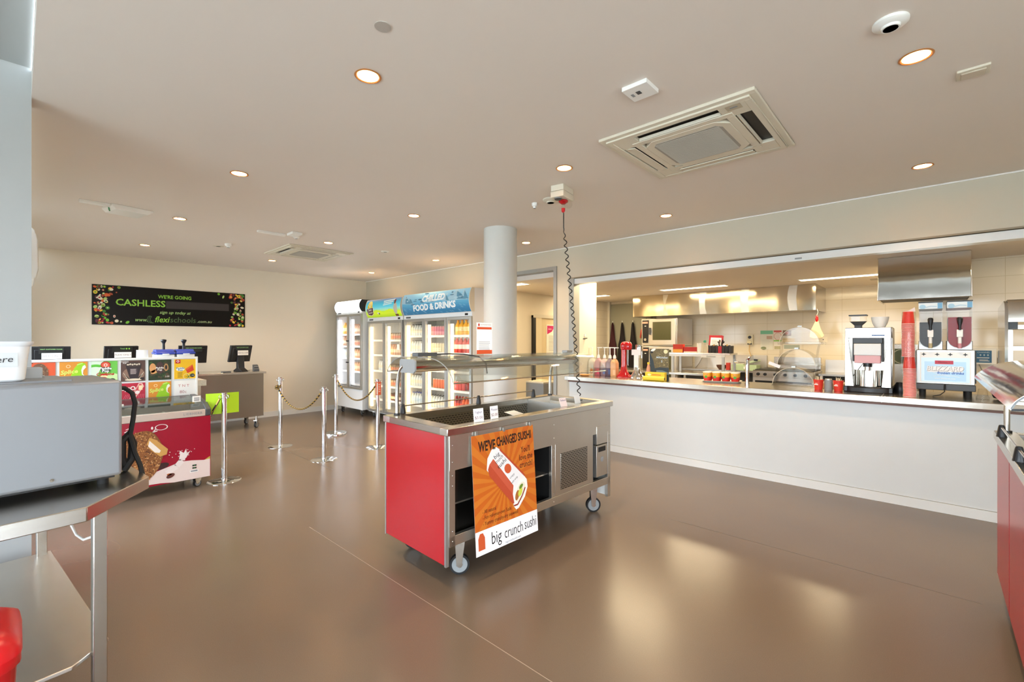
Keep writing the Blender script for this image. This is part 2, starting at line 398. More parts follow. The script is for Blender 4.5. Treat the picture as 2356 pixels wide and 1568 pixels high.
# east and south walls with glazing
def wall_open(name, ax, pos, th, a0, a1, z1, o0, o1, oz0, oz1, m):
    b = MB()
    def bb(u0, u1, za, zb):
        if ax == 'y': b.box((u0, pos, za), (u1, pos + th, zb), m)
        else: b.box((pos, u0, za), (pos + th, u1, zb), m)
    bb(a0, o0, 0, z1); bb(o1, a1, 0, z1); bb(o0, o1, 0, oz0); bb(o0, o1, oz1, z1)
    struct(b.build(name))
def window(name, ax, pos, o0, o1, z0, z1, nm, rail=None):
    e = bpy.data.objects.new(name, None); COL.objects.link(e); struct(e)
    b = MB(); p = MB()
    def bb(q, u0, u1, za, zb, m, d=.05):
        if ax == 'y': q.box((u0, pos - d/2, za), (u1, pos + d/2, zb), m)
        else: q.box((pos - d/2, u0, za), (pos + d/2, u1, zb), m)
    for i in range(nm + 1):
        u = o0 + (o1 - o0) * i / nm; bb(b, max(u - .03, o0), min(u + .03, o1), z0, z1, 'grey frame')
    bb(b, o0, o1, z0, z0 + .06, 'grey frame'); bb(b, o0, o1, z1 - .06, z1, 'grey frame')
    if rail: bb(b, o0, o1, rail - .03, rail + .03, 'grey frame')
    bb(p, o0, o1, z0 + .03, z1 - .03, GL, .008)
    b.build('window_frame', e); p.build('pane', e)
wall_open('wall_south', 'y', -3.35, .15, -3.65, 3.35, 2.96, -3.1, 2.7, .1, 2.5, 'pillar paint')
window('window_1', 'y', -3.27, -3.1, 2.7, .1, 2.5, 5, 2.05)
wall_open('wall_east', 'x', 3.2, .15, -3.2, YB, 2.96, -2.5, 1.1, .1, 2.5, 'wall paint')
window('window_2', 'x', 3.27, -2.5, 1.1, .1, 2.5, 3, 2.05)
wall_open('wall_southwest', 'y', -.15, .15, XA, -3.80, ZC, -8.9, -4.3, .1, 2.0, 'wall paint')
window('window_3', 'y', -.08, -8.9, -4.3, .1, 2.0, 4)
struct(MB().box((-3.80, -3.35, 0), (-3.65, .05, 2.96), 'pillar paint').build('wall_pillar'))
# kitchen walls
struct(MB().box((-5.95, KY, 0), (3.35, KY + .12, KZ), TILEX).build('wall_kitchen_north'))
struct(MB().box((-.12, 7.6, 0), (3.35, KY, KZ), TILEX).build('wall_kitchen_jog'))
k = MB().box((-6.07, YB + .12, 0), (-5.95, KY + .12, KZ), 'wall paint'); struct(k.build('wall_kitchen_west'))
struct(MB().box((-5.95, 8.3, 0), (-5.935, KY, KZ), TILEY).build('wall_kitchen_tiles'))
struct(MB().box((3.2, YB + .12, 0), (3.35, 7.6, KZ), TILEY).build('wall_kitchen_east'))
struct(MB().box((-5.94, KY - .08, 0), (-5.88, KY, KZ), 'cream plastic').build('trim_5'))
struct(MB().box((-3.78, YB + .13, .965), (-3.735, 5.92, KZ), 'wall paint').build('wall_stub'))
h = MB().lathe([(.02, 0), (.02, .012)], 'chrome'); hd = MB()
hd.cyl((-3.735, 5.60, 1.50), (-3.728, 5.60, 1.50), .022, 'chrome'); hd.cyl((-3.73, 5.60, 1.50), (-3.69, 5.60, 1.50), .008, 'chrome'); hd.tube([(-3.69, 5.60, 1.50), (-3.69, 5.55, 1.497), (-3.69, 5.50, 1.49)], .007, 'black plastic')
hd.box((-3.735, 5.585, 1.53), (-3.72, 5.61, 1.56), 'white plastic')
tag(hd.build('door_lever'), 'small black lever lock on the beige return wall beside the servery frame', 'lock')
# grey panel door at the end of the kitchen, behind the aprons
d = bpy.data.objects.new('door_2', None); COL.objects.link(d); struct(d)
MB().box((-5.87, KY - .05, 0), (-4.70, KY - .001, 2.36), '8E8B78').build('door_leaf', d)
MB().box((-4.93, KY - .055, 0), (-4.915, KY - .05, 2.36), '5A5848').build('seam', d)
# cold room door seen through the doorway
d = bpy.data.objects.new('door_3', None); COL.objects.link(d); struct(d)
q = MB().box((-5.95, 7.02, 0), (-5.90, 7.10, 1.98), 'black'); q.box((-5.95, 7.02, 1.93), (-5.89, 8.2, 2.0), 'cream plastic'); q.box((-5.95, 7.10, 0), (-5.895, 7.28, 1.93), 'E6D6B2'); q.build('door_frame', d)
MB().box((-5.95, 7.28, 0), (-5.92, 8.2, 1.93), 'DCC9A0').build('door_leaf', d)
mb = MB(); a = Art(mb, (-5.91, 7.48, 1.10), (0, 1, 0), (0, 0, 1))
mb.box((-5.92, 7.46, 1.08), (-5.912, 8.05, 1.80), 'F4EFE0')
a.pl([(0, .68), (.26, .68), (.16, .56), (0, .50)], 'C8246A', 1); a.txt('menu', .09, .61, .05, 'paper', 2)
a.bars(.05, .26, .47, 12, .028, .006, 'pencil', 1); a.bars(.32, .5, .42, 3, .03, .006, 'C8A050', 1)
for x_, s_ in ((.34, .07), (.44, .05), (.27, .045)): a.ell(x_, .09, s_ * .9, s_ * 1.5, '8A2A18', 1); a.ell(x_ - .01, .1, s_ * .5, s_, 'B8643C', 2)
a.ell(.42, .6, .03, .045, 'D8B860', 1)
tag(mb.build('menu_poster'), 'white menu poster with pink corner on the cold room door, seen through the doorway', 'poster')

# round column
c = MB(); c.lathe([(.20, 0), (.20, ZC)], 'C8C8C2', n=48); o = struct(c.build('column', loc=(-3.83, 3.94, 0)))
# ------------------------------------------------------------------ kitchen and hall lights
def downlight(x, y, lab):
    t = thing('downlight', lab, 'ceiling light', (x, y, ZC), group='round warm downlights')
    m = MB(); m.lathe([(.062, 0), (.066, -.004), (.058, -.006), (.052, -.003)], 'downlight rim', n=28, caps=False); m.build('trim_ring', t)
    m = MB(); m.lathe([(.0, -.002), (.053, -.002)], 'downlight glow', n=28); m.build('bulb', t)
    l = lamp('SPOT', 'downlight_beam', (x, y, ZC - .02), 66, (1.0, .74, .48), (0, 0, 0), spot_size=R(125), spot_blend=0.9, shadow_soft_size=.05)
    return t
XS = [-8.09, -6.06, -4.08, -2.10, -0.06]; YS = [1.2, 2.87, 4.7]
names = {(0,0): 'farthest of the row nearest the windows, above the banner', (1,0): 'above the ice cream freezer, right of the wireless box', (2,0): 'second from the camera in the row above the freezer', (3,0): 'largest round downlight, left of centre',
 (0,1): 'left of the small distant cassette unit', (1,1): 'just beyond the distant cassette unit', (2,1): 'in the middle of the ceiling left of the column', (3,1): 'right above the plug box with the coiled cord', (4,1): 'large downlight above the right end, left of the beige wall vent',
 (0,2): 'in the far corner above the white headed fridge', (1,2): 'above the middle fridges', (2,2): 'just right of the column head', (3,2): 'above the servery opening, nearest its left end', (4,2): 'near the servery wall at the right edge of the room'}
for i, x in enumerate(XS):
    for k_, y in enumerate(YS):
        if (i, k_) == (4, 0): continue
        downlight(x, y if k_ else y, 'round glowing recessed downlight, ' + names[(i, k_)])
def troffer(x0, x1, y, lab, e=36, d=.20):
    t = thing('troffer_light', lab, 'ceiling light', ((x0+x1)/2, y, KZ), group='kitchen strip lights')
    w_ = x1 - x0
    m = MB(); m.box((-w_/2-.02, -d/2-.02, -.006), (w_/2+.02, -d/2, 0), 'white plastic'); m.box((-w_/2-.02, d/2, -.006), (w_/2+.02, d/2+.02, 0), 'white plastic'); m.box((-w_/2-.02, -d/2, -.006), (-w_/2, d/2, 0), 'white plastic'); m.box((w_/2, -d/2, -.006), (w_/2+.02, d/2, 0), 'white plastic'); m.build('frame', t)
    MB().box((-w_/2, -d/2, -.004), (w_/2, d/2, -.0005), 'troffer glow').build('diffuser', t)
    lamp('AREA', 'troffer_beam', ((x0+x1)/2, y, KZ - .012), e, (1.0, .80, .50), (0, 0, 0), w_, d)
troffer(-3.78, -2.62, 8.28, 'glowing strip light in the kitchen ceiling in front of the long steel hood')
troffer(-1.55, -.40, 8.4, 'glowing strip light between the long steel hood and the square hood')
troffer(-3.72, -2.62, 5.85, 'glowing strip light just behind the top left of the servery opening')
troffer(-5.75, -5.02, 8.4, 'short glowing strip light near the dark aprons in the kitchen')
troffer(-5.8, -5.0, 5.75, 'glowing strip light seen through the open doorway', 22)
troffer(.9, 2.0, 5.95, 'strip light at the right end of the kitchen', 30)

# ceiling cassettes
def cassette(x, y, rz, lab):
    t = thing('ceiling_cassette', lab, 'air conditioner', (x, y, ZC), rz, 'ceiling cassette air conditioners')
    m = MB(); h = .475
    def fr(a_, b_, z0, z1, mm):   # square ring
        m.box((-a_, -a_, z0), (a_, -b_, z1), mm); m.box((-a_, b_, z0), (a_, a_, z1), mm); m.box((-a_, -b_, z0), (-b_, b_, z1), mm); m.box((b_, -b_, z0), (a_, b_, z1), mm)
    fr(h, .44, -.018, 0, 'cream plastic'); fr(.44, .405, -.028, 0, 'cream plastic')
    # four sides between outlet slots: corners and inner ring
    for sx in (-1, 1):
        for sy in (-1, 1):
            m.prism([(sx*.405, sy*.405), (sx*.405, sy*.26), (sx*.285, sy*.26), (sx*.26, sy*.285), (sx*.26, sy*.405)][::sx*sy], 2, -.026, -.002, 'cream plastic')
    fr(.315, .27, -.030, -.004, 'cream plastic')
    m.build('panel', t, .003)
    m = MB()
    for k_ in range(4):
        m.X = Matrix.Rotation(k_*PI/2, 4, 'Z'); m.box((-.26, .315, -.004), (.26, .405, -.001), 'black')
    m.build('outlet', t)
    for k_ in range(4):
        m = MB(); m.X = Matrix.Rotation(k_*PI/2, 4, 'Z'); 
        if k_ in (2, 3): m.X = m.X @ Matrix.Translation((0, .328, -.018)) @ Matrix.Rotation(R(75), 4, 'X')
        else: m.X = m.X @ Matrix.Translation((0, .36, -.026)) @ Matrix.Rotation(R(8), 4, 'X')
        m.box((-.255, -.035 if k_ in (0, 1) else -.01, -.003), (.255, .035 if k_ in (0, 1) else .008, .003), 'cream plastic'); m.build('louvre', t)
    m = MB(); m.prism([(-.27, -.20), (-.20, -.27), (.20, -.27), (.27, -.20), (.27, .20), (.20, .27), (-.20, .27), (-.27, .20)], 2, -.032, -.004, 'cream plastic')
    m.build('intake_panel', t, .003)
    gm = mat('dusty grille', 'A39C90', 0.8, noise=0.35, nscale=5)
    m = MB(); m.prism([(-.22, -.18), (-.19, -.22), (.19, -.22), (.22, -.18), (.22, .18), (.19, .22), (-.19, .22), (-.22, .18)], 2, -.034, -.032, gm)
    for i in range(36): yy = -.205 + i * .0117; m.box((-.205, yy, -.037), (.205, yy + .004, -.034), 'B8B0A2')
    m.build('grille', t)
    m = MB(); m.box((.30, -.40, -.028), (.38, -.34, -.026), 'B5A88E'); m.box((.32, -.38, -.029), (.36, -.365, -.028), 'grey plastic'); m.build('receiver', t)
    return t
c1 = cassette(-1.165, 3.10, 0, 'large white cassette air conditioner in the ceiling, near the camera')
dup(c1, (-6.97, 3.0, ZC), 0, 'small far white cassette air conditioner in the ceiling above the barrier posts')
# small ceiling fittings
def smoke(name, x, y, r, h, lab, cat, m='white plastic'):
    b = MB().lathe([(r, 0), (r, -h*.35), (r*.85, -h*.6), (r*.55, -h*.7), (r*.5, -h), (0, -h)], m, n=28)
    b.lathe([(r*.42, -h*1.01), (0, -h*1.01)], 'grey plastic', n=20)
    return tag(b.build(name, loc=(x, y, ZC)), lab, cat)
smoke('occupancy_sensor', -.132, 2.486, .062, .03, 'round white sensor in the top right of the ceiling with grey centre', 'sensor')
smoke('smoke_detector', -2.849, 3.408, .028, .05, 'small white cylindrical detector on the ceiling left of the plug box', 'detector')
smoke('smoke_detector', -7.15, 1.97, .045, .05, 'white smoke detector with slots on the ceiling left of the distant cassette unit', 'detector')
smoke('ceiling_sensor', -2.66, 3.42, .075, .035, 'flat round cream sensor beside the plug box over the cart', 'sensor', 'cream plastic')
smoke('ceiling_sensor', -7.42, 1.92, .07, .006, 'flat pale disc on the ceiling left of the slotted smoke detector', 'sensor', 'cream plastic')
smoke('ceiling_sensor', -6.03, 3.73, .06, .012, 'tiny flat disc on the ceiling between the far cassette and the column', 'sensor')
smoke('ceiling_sensor', -6.0, 2.42, .04, .03, 'small round sensor hanging below the white socket strip near the far cassette', 'sensor')
b = MB(); b.lathe([(.035, 0), (.035, -.003), (0, -.003)], 'B4ACA2', n=24); tag(b.build('cover_plate', loc=(-1.724, 1.055, ZC)), 'plain round cover disc at the top of the ceiling, left of centre', 'cover plate')
b = MB(); b.box((-.06, -.05, -.012), (.06, .05, 0), 'cream plastic'); b.box((-.045, -.035, -.02), (.045, .035, -.012), 'C8BBA6'); tag(b.build('wall_vent', loc=(.145, 3.217, ZC), bevel=.003), 'square beige vent plate in the ceiling at the far right', 'vent')
b = MB(); b.box((-.07, -.07, -.022), (.07, .07, 0), 'white plastic'); b.box((-.018, -.02, -.024), (.006, .012, -.022), 'dark grey plastic'); b.box((-.05, -.012, -.024), (-.035, .018, -.022), 'grey plastic')
o = tag(b.build('ceiling_socket', loc=(-1.143, 2.24, ZC), bevel=.003), 'square white socket plate on the ceiling left of the big cassette', 'socket')
# wireless box with green cable
t = thing('wireless_access_point', 'white wedge shaped wireless box on the ceiling with green cable, upper left', 'wireless box', (-6.02, .76, ZC), R(12))
m = MB(); m.prism([(-.17, -.02), (-.14, -.05), (.12, -.05), (.17, -.015), (.17, 0), (-.17, 0)], 0, -.13, .13, 'white plastic')
m.build('box_body', t, .004)
m = MB(); m.tube([(-.02, -.14, -.03), (.0, -.15, -.05), (.02, -.16, -.045), (.03, -.165, -.02)], .006, '2E7A4A'); m.build('network_cable', t)
b = MB(); b.box((-.03, -.11, -.025), (.03, .11, 0), 'white plastic'); tag(b.build('socket_strip', loc=(-5.93, .50, ZC), bevel=.003), 'white socket strip on the ceiling at the end of the green cable', 'socket')
b = MB(); b.box((-.03, -.16, -.025), (.03, .16, 0), 'white plastic'); tag(b.build('socket_strip', loc=(-5.99, 2.12, ZC), bevel=.003), 'long white socket strip on the ceiling near the far cassette', 'socket')
b = MB(); b.box((-.09, -.06, -.03), (.09, .06, 0), 'white plastic'); tag(b.build('junction_box', loc=(-5.83, 2.33, ZC), bevel=.004), 'flat white box on the ceiling next to the long socket strip', 'box')
b = MB(); b.box((-.10, -.05, -.015), (.10, .05, 0), 'A79C86'); tag(b.build('ceiling_vent', loc=(-.62, 9.0, KZ)), 'slim brown vent in the kitchen ceiling beside the square hood', 'vent')

# wall mounted unit high at the left
t = thing('wall_air_conditioner', 'white rounded wall unit high up beside the left pillar', 'air conditioner', (-6.5, 0, 2.03))
pr = [(0, 0), (.10, .0), (.115, .03), (.125, .10), (.12, .36), (.10, .45), (.06, .49), (0, .50)]
MB().prism(pr, 0, -.45, .45, 'white plastic').build('casing', t, .006)
MB().prism([(.118, .06), (.13, .10), (.126, .34), (.112, .42), (.10, .40), (.1, .08)], 0, -.42, .42, 'cream plastic').build('front_panel', t)
# banner
bn = MB(); bn.box((XA + .002, .76, 1.712), (XA + .008, 2.865, 2.33), mat('banner vinyl', '0B0908', .3, spec=.25))
a = Art(bn, (XA + .009, .76, 1.712), (0, 1, 0), (0, 0, 1), .0012); W_, H_ = 2.105, .618; a.clip = (0, 0, W_, H_)
a.txt("WE'RE GOING", 1.04, .478, .080, '8CC63F', 2, bold=.02, w=.46); a.txt('CASHLESS', .59, .355, .145, '8CC63F', 2, bold=.02, w=.63)
a.rect(.915, .29, 1.84, .415, '2E2827', 1)
a.txt('sign up today at', 1.04, .222, .072, 'A8CF7A', 2, shear=.3, bold=.005, w=.43)
a.txt('www.', .59, .09, .085, 'A8CF7A', 2, shear=.2, w=.155); a.txt('flexi', .858, .10, .135, '8CC63F', 2, shear=.25, bold=.012, w=.20); a.txt('schools', 1.15, .10, .13, '4F6B3C', 2, shear=.1, w=.36); a.txt('.com.au', 1.46, .085, .065, 'C4DDA0', 2, shear=.2, w=.22)
for k_ in range(3): a.ring(.70 + .02*k_, .10, .035, .006, '4A6A3A', 2, a0=1.2 + .4*k_, a1=4.4 + .3*k_, ry=.06)
fc = ['6FB42C', 'D9622A', 'B92133', 'E9C53A', 'E4DCC0', '3F7D2A', 'A84B28', 'B6D67A', '5A2030']
rnd = random.Random(3)
for i in range(150):
    sd = i % 2; u = abs(rnd.gauss(0, 1)) * .16; y_ = rnd.random() * H_
    edge = min(y_, H_ - y_) / H_; lim = .16 + (.5 - edge) ** 3 * 3.2
    if u > lim: u = rnd.random() * lim
    x_ = .03 + u if sd == 0 else W_ - .03 - u
    y_ = min(max(y_, .03), H_ - .03); rr = rnd.uniform(.014, .03); cc = rnd.choice(fc)
    a.ell(x_, y_, rr * rnd.uniform(.8, 1.3) if .03 < x_ < W_ - .04 else rr*.9, rr * rnd.uniform(.6, 1), cc, 1 + (i % 5) * .12, 12, rnd.random() * 3)
    if rnd.random() < .45: a.ell(x_, y_, rr * .45, rr * .4, rnd.choice(fc), 2.2, 10)
tag(bn.build('cashless_banner'), 'long black banner with green lettering and fruit border on the left wall', 'banner')

# ================================================================== FRIDGES
def caster(parent, x, y, r=.04, m='white plastic', wid=.025, z0=0, top=.12, rot=0):
    b = MB(); b.X = Matrix.Translation((x, y, 0)) @ Matrix.Rotation(rot, 4, 'Z')
    b.cyl((-wid/2, 0, z0 + r), (wid/2, 0, z0 + r), r, 'black rubber', n=24); b.cyl((-wid/2 - .001, 0, z0 + r), (wid/2 + .001, 0, z0 + r), r*.78, m, n=24); b.cyl((-wid/2 - .004, 0, z0 + r), (wid/2 + .004, 0, z0 + r), r*.3, 'steel', n=12)
    for sx in (-1, 1): b.prism([(-.02, z0 + r*.9), (.012, z0 + r*.8), (.035, top - .012), (-.03, top - .012)], 0, sx*(wid/2 + .006) - .002, sx*(wid/2 + .006) + .002, 'steel')
    b.box((-wid/2 - .018, -.035, top - .014), (wid/2 + .018, .04, top), 'steel')
    return b.build('caster', parent)
def fridge(w, nd, loc, lab, zb, zd0, zd1, zh, ht, art, tube_m, dark_ends=False, handles=False, wd=.70):
    t = thing('display_fridge', lab, 'fridge', loc)
    b = MB()   # cabinet shell
    b.box((0, 0, zb), (.035, wd, zh), 'fridge white'); b.box((w - .035, 0, zb), (w, wd, zh), 'fridge white')
    b.box((.035, wd - .04, zb), (w - .035, wd, zh), 'fridge inside'); b.box((.035, .05, zb), (w - .035, wd - .04, zd0 + .02), 'fridge white' if zd0 > .3 else 'fridge inside')
    b.box((.035, .05, zd1), (w - .035, wd - .04, zh - .0008), 'fridge white')
    if zd0 > .3: b.box((.0008, -.012, zb + .0008), (w - .0008, .05, zd0 - .01), 'fridge white')
    else: b.box((.0008, -.0006, zb + .0008), (w - .0008, .05, zd0 - .005), 'fridge white')
    b.box((.0008, -.02, zd1 + .005), (w - .0008, .05, zh - .0008), 'fridge white')
    b.box((.06, -.022, zd1 + .02), (.20, -.02, zd1 + .045), 'dark grey plastic'); b.box((w - .16, -.022, zd1 + .018), (w - .09, -.02, zd1 + .05), 'black')
    b.box((0, .031, zh), (.03, wd, ht), 'black plastic' if dark_ends else 'fridge white'); b.box((w - .03, .031, zh), (w, wd, ht), 'black plastic' if dark_ends else 'fridge white'); b.box((.03, .03, ht - .02), (w - .03, wd, ht), 'fridge white')
    b.build('cabinet', t, .004)
    # bulging header sign
    hh = ht - zh; b = MB(); pr = [(.03, zh)] + [(-.015 - .055 * math.sin(PI * i / 10) ** .8, zh + hh * i / 10) for i in range(11)] + [(.03, ht)]
    b.prism([(p, q) for p, q in pr], 0, .012, w - .012, art['back'])
    def crv(y): return -.015 - .055 * math.sin(PI * min(max(y / hh, 0), 1)) ** .8
    a = Art(b, (0, 0, zh), (1, 0, 0), (0, 0, 1))
    a.P = lambda x, y, l: Vector((x, crv(y) - .0012 * l - .001, zh + y))
    a.bands = hh / 10; a.clip = (.014, .004, w - .014, hh - .004); art['draw'](a, w, hh); b.build('header_sign', t, angle=25)
    # end caps
    prc = [(p - (.006 if -.01 > p else 0), q) for p, q in pr]
    for xe in (0, w - .012): MB().prism(prc, 0, xe, xe + .012, 'black plastic' if dark_ends else 'cream plastic').build('header_end', t)
    dw = w / nd
    for i in range(nd):
        x0 = i * dw + .004; x1 = (i + 1) * dw - .004; f = .042
        d = MB(); d.box((x0, -.035, zd0), (x0 + f, 0, zd1), 'aluminium'); d.box((x1 - f, -.035, zd0), (x1, 0, zd1), 'aluminium'); d.box((x0 + f, -.035, zd0), (x1 - f, 0, zd0 + f), 'aluminium'); d.box((x0 + f, -.035, zd1 - f), (x1 - f, 0, zd1), 'aluminium')
        dr = d.build('door', t, .003)
        MB().box((x0 + f, -.018, zd0 + f), (x1 - f, -.012, zd1 - f), 'clear glass').build('pane', dr)
        if handles and i == 0:
            for z_ in (zd0 + (zd1-zd0)*.35, zd0 + (zd1-zd0)*.64): MB().box((x1 - .06, -.05, z_ - .012), (x1 + .02, -.035, z_ + .012), 'black plastic').build('handle', dr)
        # glowing tube on the mullion, left of each door
        b = MB(); b.box((x0 + f + .005, .01, zd0 + .08), (x0 + f + .045, .045, zd1 - .10), tube_m); b.build('light_tube', t)
    return t
def pt_shelf(t, w, z, y0=.07, y1=.62, lip=True, x0=.04, x1=None):
    x1 = x1 or w - .04
    b = MB(); b.box((x0, y0, z - .006), (x1, y1, z), 'fridge white'); b.box((x0, y0 - .012, z - .03), (x1, y0, z + .006), 'white plastic')
    return b.build('shelf', t)
FY = 4.60
def art1(a, w, hh): a.rect(.03, .02, w - .03, hh - .02, 'sign glow', 1)
def art2(a, w, hh):
    n_ = 12
    for i in range(n_):
        y0 = hh * i / n_; y1 = hh * (i + 1) / n_; k_ = i / n_
        c_ = ('A9CB18', 'B8D41C', 'C6DA2A', 'B4D848', '9ED0A0', '84CCC8', '5FC2D2', '4FB9CE', '42AFC8', '3A9FBE', '4A8FB0', '6E7F9C')[i]
        for j_ in range(1): a.rect(.015, y0, w - .015, y1, mat('backlit ' + c_, c_, .4, emit=.35), 1)
    for i in range(10): a.ell(.3 + i*.09, hh * (.28 + .06*math.sin(i*1.3)), .07, hh*.07, mat('backlit C2DC20', 'C2DC20', .4, emit=.35), 1.5)
    a.ell(.17, hh*.62, .085, hh*.30, 'F2D021', 2); 
    for i in range(7): a.line([(.17, hh*.55), (.17 + .085*math.cos(.5 + i*.36), hh*(.6 + .3*math.sin(.5 + i*.36)))], .006, 'F4F4E0', 3)
    a.pl([(.05, hh*.50), (.29, hh*.56), (.28, hh*.2), (.20, hh*.10), (.08, hh*.14)], 'F0E6C8', 2.4); a.pl([(.06, hh*.48), (.28, hh*.54), (.27, hh*.22), (.20, hh*.13), (.09, hh*.17)], '5A2A3C', 3)
    a.txt('Dairy', .17, hh*.42, hh*.17, 'F4F0E4', 4, bold=.02, ang=.08); a.txt('Farmers', .18, hh*.27, hh*.13, 'F4F0E4', 4, bold=.02, ang=.08)
    for i in range(3): a.line([(.62 + .01*(i % 2), hh*(.84 - .1*i)), (.98 - .04*i, hh*(.90 - .1*i))], .022 - .002*i, 'E8F6F4', 2)
    a.ell(1.02, hh*.42, .06, hh*.30, 'C9C2B0', 3); a.ell(1.00, hh*.74, .03, hh*.08, '8A4A34', 3); a.ell(1.0, hh*.84, .034, hh*.05, '8E2A22', 3.2); a.pl([(.98, hh*.12), (1.08, hh*.12), (1.08, hh*.02), (.99, hh*.02)], '7A4030', 3)
    a.ell(.44, hh*.22, .03, hh*.05, 'F0F0EA', 2); a.ell(.47, hh*.19, .02, hh*.04, '2A2A2A', 2.2)
def art3(a, w, hh):
    cs = ['2F6F96', '2E7299', '3278A0', '3A82A8', '458DB0', '5297B6', '5F9FBC', '6CA6C0', '78ADC4', '82B3C8', '88B6CA', '8AB8CA']
    for i in range(12): a.rect(.015, hh*i/12, w - .015, hh*(i+1)/12, mat('backlit ' + cs[i], cs[i], .4, emit=.25), 1)
    r_ = random.Random(5)
    for x_, s_ in ((.10, .20), (.22, .14), (1.45, .26), (1.62, .16), (.8, .12), (1.2, .10)):
        a.pl([(max(x_ - s_, .02), hh*.55), (x_ - s_*.3, hh*(.6 + s_)), (x_, hh*.94 if s_ > .15 else hh*.8), (x_ + s_*.4, hh*(.65 + s_*.5)), (min(x_ + s_, w - .02), hh*.5)], 'A6C8D6', 1.5)
        a.pl([(x_, hh*.9 if s_ > .15 else hh*.78), (x_ + s_*.4, hh*(.65 + s_*.5)), (min(x_ + s_*.9, w - .02), hh*.52), (x_ + s_*.1, hh*.55)], '5E93AE', 1.8)
    for i in range(40):
        x_ = r_.uniform(.05, w - .12); y_ = r_.uniform(.05, .35); a.line([(x_, hh*y_), (x_ + .05, hh*(y_ - .045))], .004, '9CC4D8', 2)
    for i in range(26): a.ell(r_.uniform(.08, w - .1), hh*r_.uniform(.45, .95), r_.uniform(.02, .06), hh*r_.uniform(.01, .04), r_.choice(['4D7F9C', '3F6E8C', 'B4D2DC']), 2)
    a.txt('CHILLED', w*.50, hh*.70, hh*.38, 'F3F7F6', 4, bold=.05, shear=.12, ang=.02, sx=1.1); a.txt('FOOD & DRINKS', w*.50, hh*.32, hh*.37, 'F3F7F6', 4, bold=.05, shear=.12, ang=.02, sx=1.1)
f1 = fridge(1.03, 2, (-9.09, 4.50, 0), 'two door white fridge with blank glowing header standing in the corner', .13, .52, 1.99, 2.03, 2.26, dict(back='sign glow', draw=art1), 'tube glow white', True, True)
f2 = fridge(1.19, 2, (-8.02, FY, 0), 'two door fridge with green meadow header sign, middle one', .11, .13, 1.83, 1.90, 2.24, dict(back='cream plastic', draw=art2), 'tube glow')
f3 = fridge(1.76, 3, (-6.80, FY, 0), 'wide three door fridge with blue mountain header sign', .11, .13, 1.83, 1.90, 2.26, dict(back='cream plastic', draw=art3), 'tube glow')
for t, w in ((f1, 1.03), (f2, 1.19), (f3, 1.76)):
    for x in (.12, w - .12):
        for y in (.06, .6): caster(t, x, y, .038, 'grey plastic', top=.13 if t is f1 else .11, rot=.5)
# small lamps inside the cabinets (the tubes the photo shows)
for x, y, ww, hgt, z, e, c_ in ((-8.57, 4.55, .9, 1.3, 1.25, 3.5, (.95, .97, 1)), (-7.42, 4.65, 1.0, 1.6, 1.0, 4.5, (1, .84, .6)), (-5.92, 4.65, 1.6, 1.6, 1.0, 7, (1, .84, .6))):
    lamp('AREA', 'fridge_tube_light', (x, y, z), e, c_, (R(90), 0, 0), ww, hgt)

# ---- contents
def bottle(kind, lab, loc, group):
    """drink containers turned on a lathe; body with printed label, plus a cap as its own part"""
    body, labc, cap, h, r, name, cat = kind
    o = MB()
    if name in ('drink_can',):
        o.lathe([(r*.8, 0), (r, h*.06), (r, h*.92), (r*.82, h), (r*.7, h*.985), (0, h*.985)], body, n=12, mats=[body, labc, 'aluminium', 'aluminium', 'aluminium'])
        return tag(o.build(name, loc=loc), lab, cat, group)
    if name == 'food_jar':
        pr = [(r*.9, 0), (r, h*.08), (r, h*.22), (r*1.01, h*.23), (r*1.01, h*.6), (r, h*.61), (r, h*.78), (r*.8, h*.86)]; ms = [body, body, body, labc, body, body, body]; cz, ch, cr = h*.86, h*.14, r*.88
    else:
        pr = [(r*.85, 0), (r, h*.05), (r, h*.25), (r*1.01, h*.26), (r*1.01, h*.55), (r, h*.56), (r*.98, h*.64), (r*.6, h*.80), (r*.36, h*.9), (r*.36, h*.94)]; ms = [body, body, body, labc, body, body, body, body, body]; cz, ch, cr = h*.93, h*.07, r*.44
    o.lathe(pr, body, n=12, mats=ms); e = tag(o.build(name, loc=loc), lab, cat, group)
    MB().lathe([(cr, cz), (cr, cz + ch), (0, cz + ch)], cap, n=10).build('lid' if name == 'food_jar' else 'cap', e)
    return e
WAT = mat('water bottle', 'DDE6E6', .12, spec=.8)
K = dict(
 water=(WAT, 'C9DCE8', '3348A8', .21, .033, 'water_bottle', 'bottle'), clear=(WAT, 'E6E0C8', '3A3A3A', .20, .032, 'water_bottle', 'bottle'),
 oj=('F0B428', 'F3E6B0', 'E8962A', .24, .045, 'juice_bottle', 'bottle'), red=('C83020', 'F0E8DC', 'D9D4C8', .25, .045, 'juice_bottle', 'bottle'),
 soda=('8C1A1E', 'D93A20', 'B8261C', .22, .033, 'soft_drink_bottle', 'bottle'), orange=('E0622A', 'C9301E', 'E8962A', .22, .033, 'soft_drink_bottle', 'bottle'),
 canr=('aluminium', 'C42A20', '', .15, .030, 'drink_can', 'can'), canw=('aluminium', 'EAE2C0', '', .16, .030, 'drink_can', 'can'), cano=('aluminium', 'E07038', '', .16, .030, 'drink_can', 'can'), canp=('aluminium', 'D88A9C', '', .16, .030, 'drink_can', 'can'),
 jar=('B9A58C', 'D0785A', '6A5A4C', .13, .036, 'food_jar', 'jar'), milk=('C79A78', 'E4D4B8', 'B5651E', .20, .036, 'milk_bottle', 'bottle'), brown=('6A3020', 'E8D8B8', '3A1810', .13, .036, 'food_jar', 'jar'), tan=('D8A070', 'E8C8A0', 'A87848', .18, .034, 'milk_bottle', 'bottle'))
PROT = {}
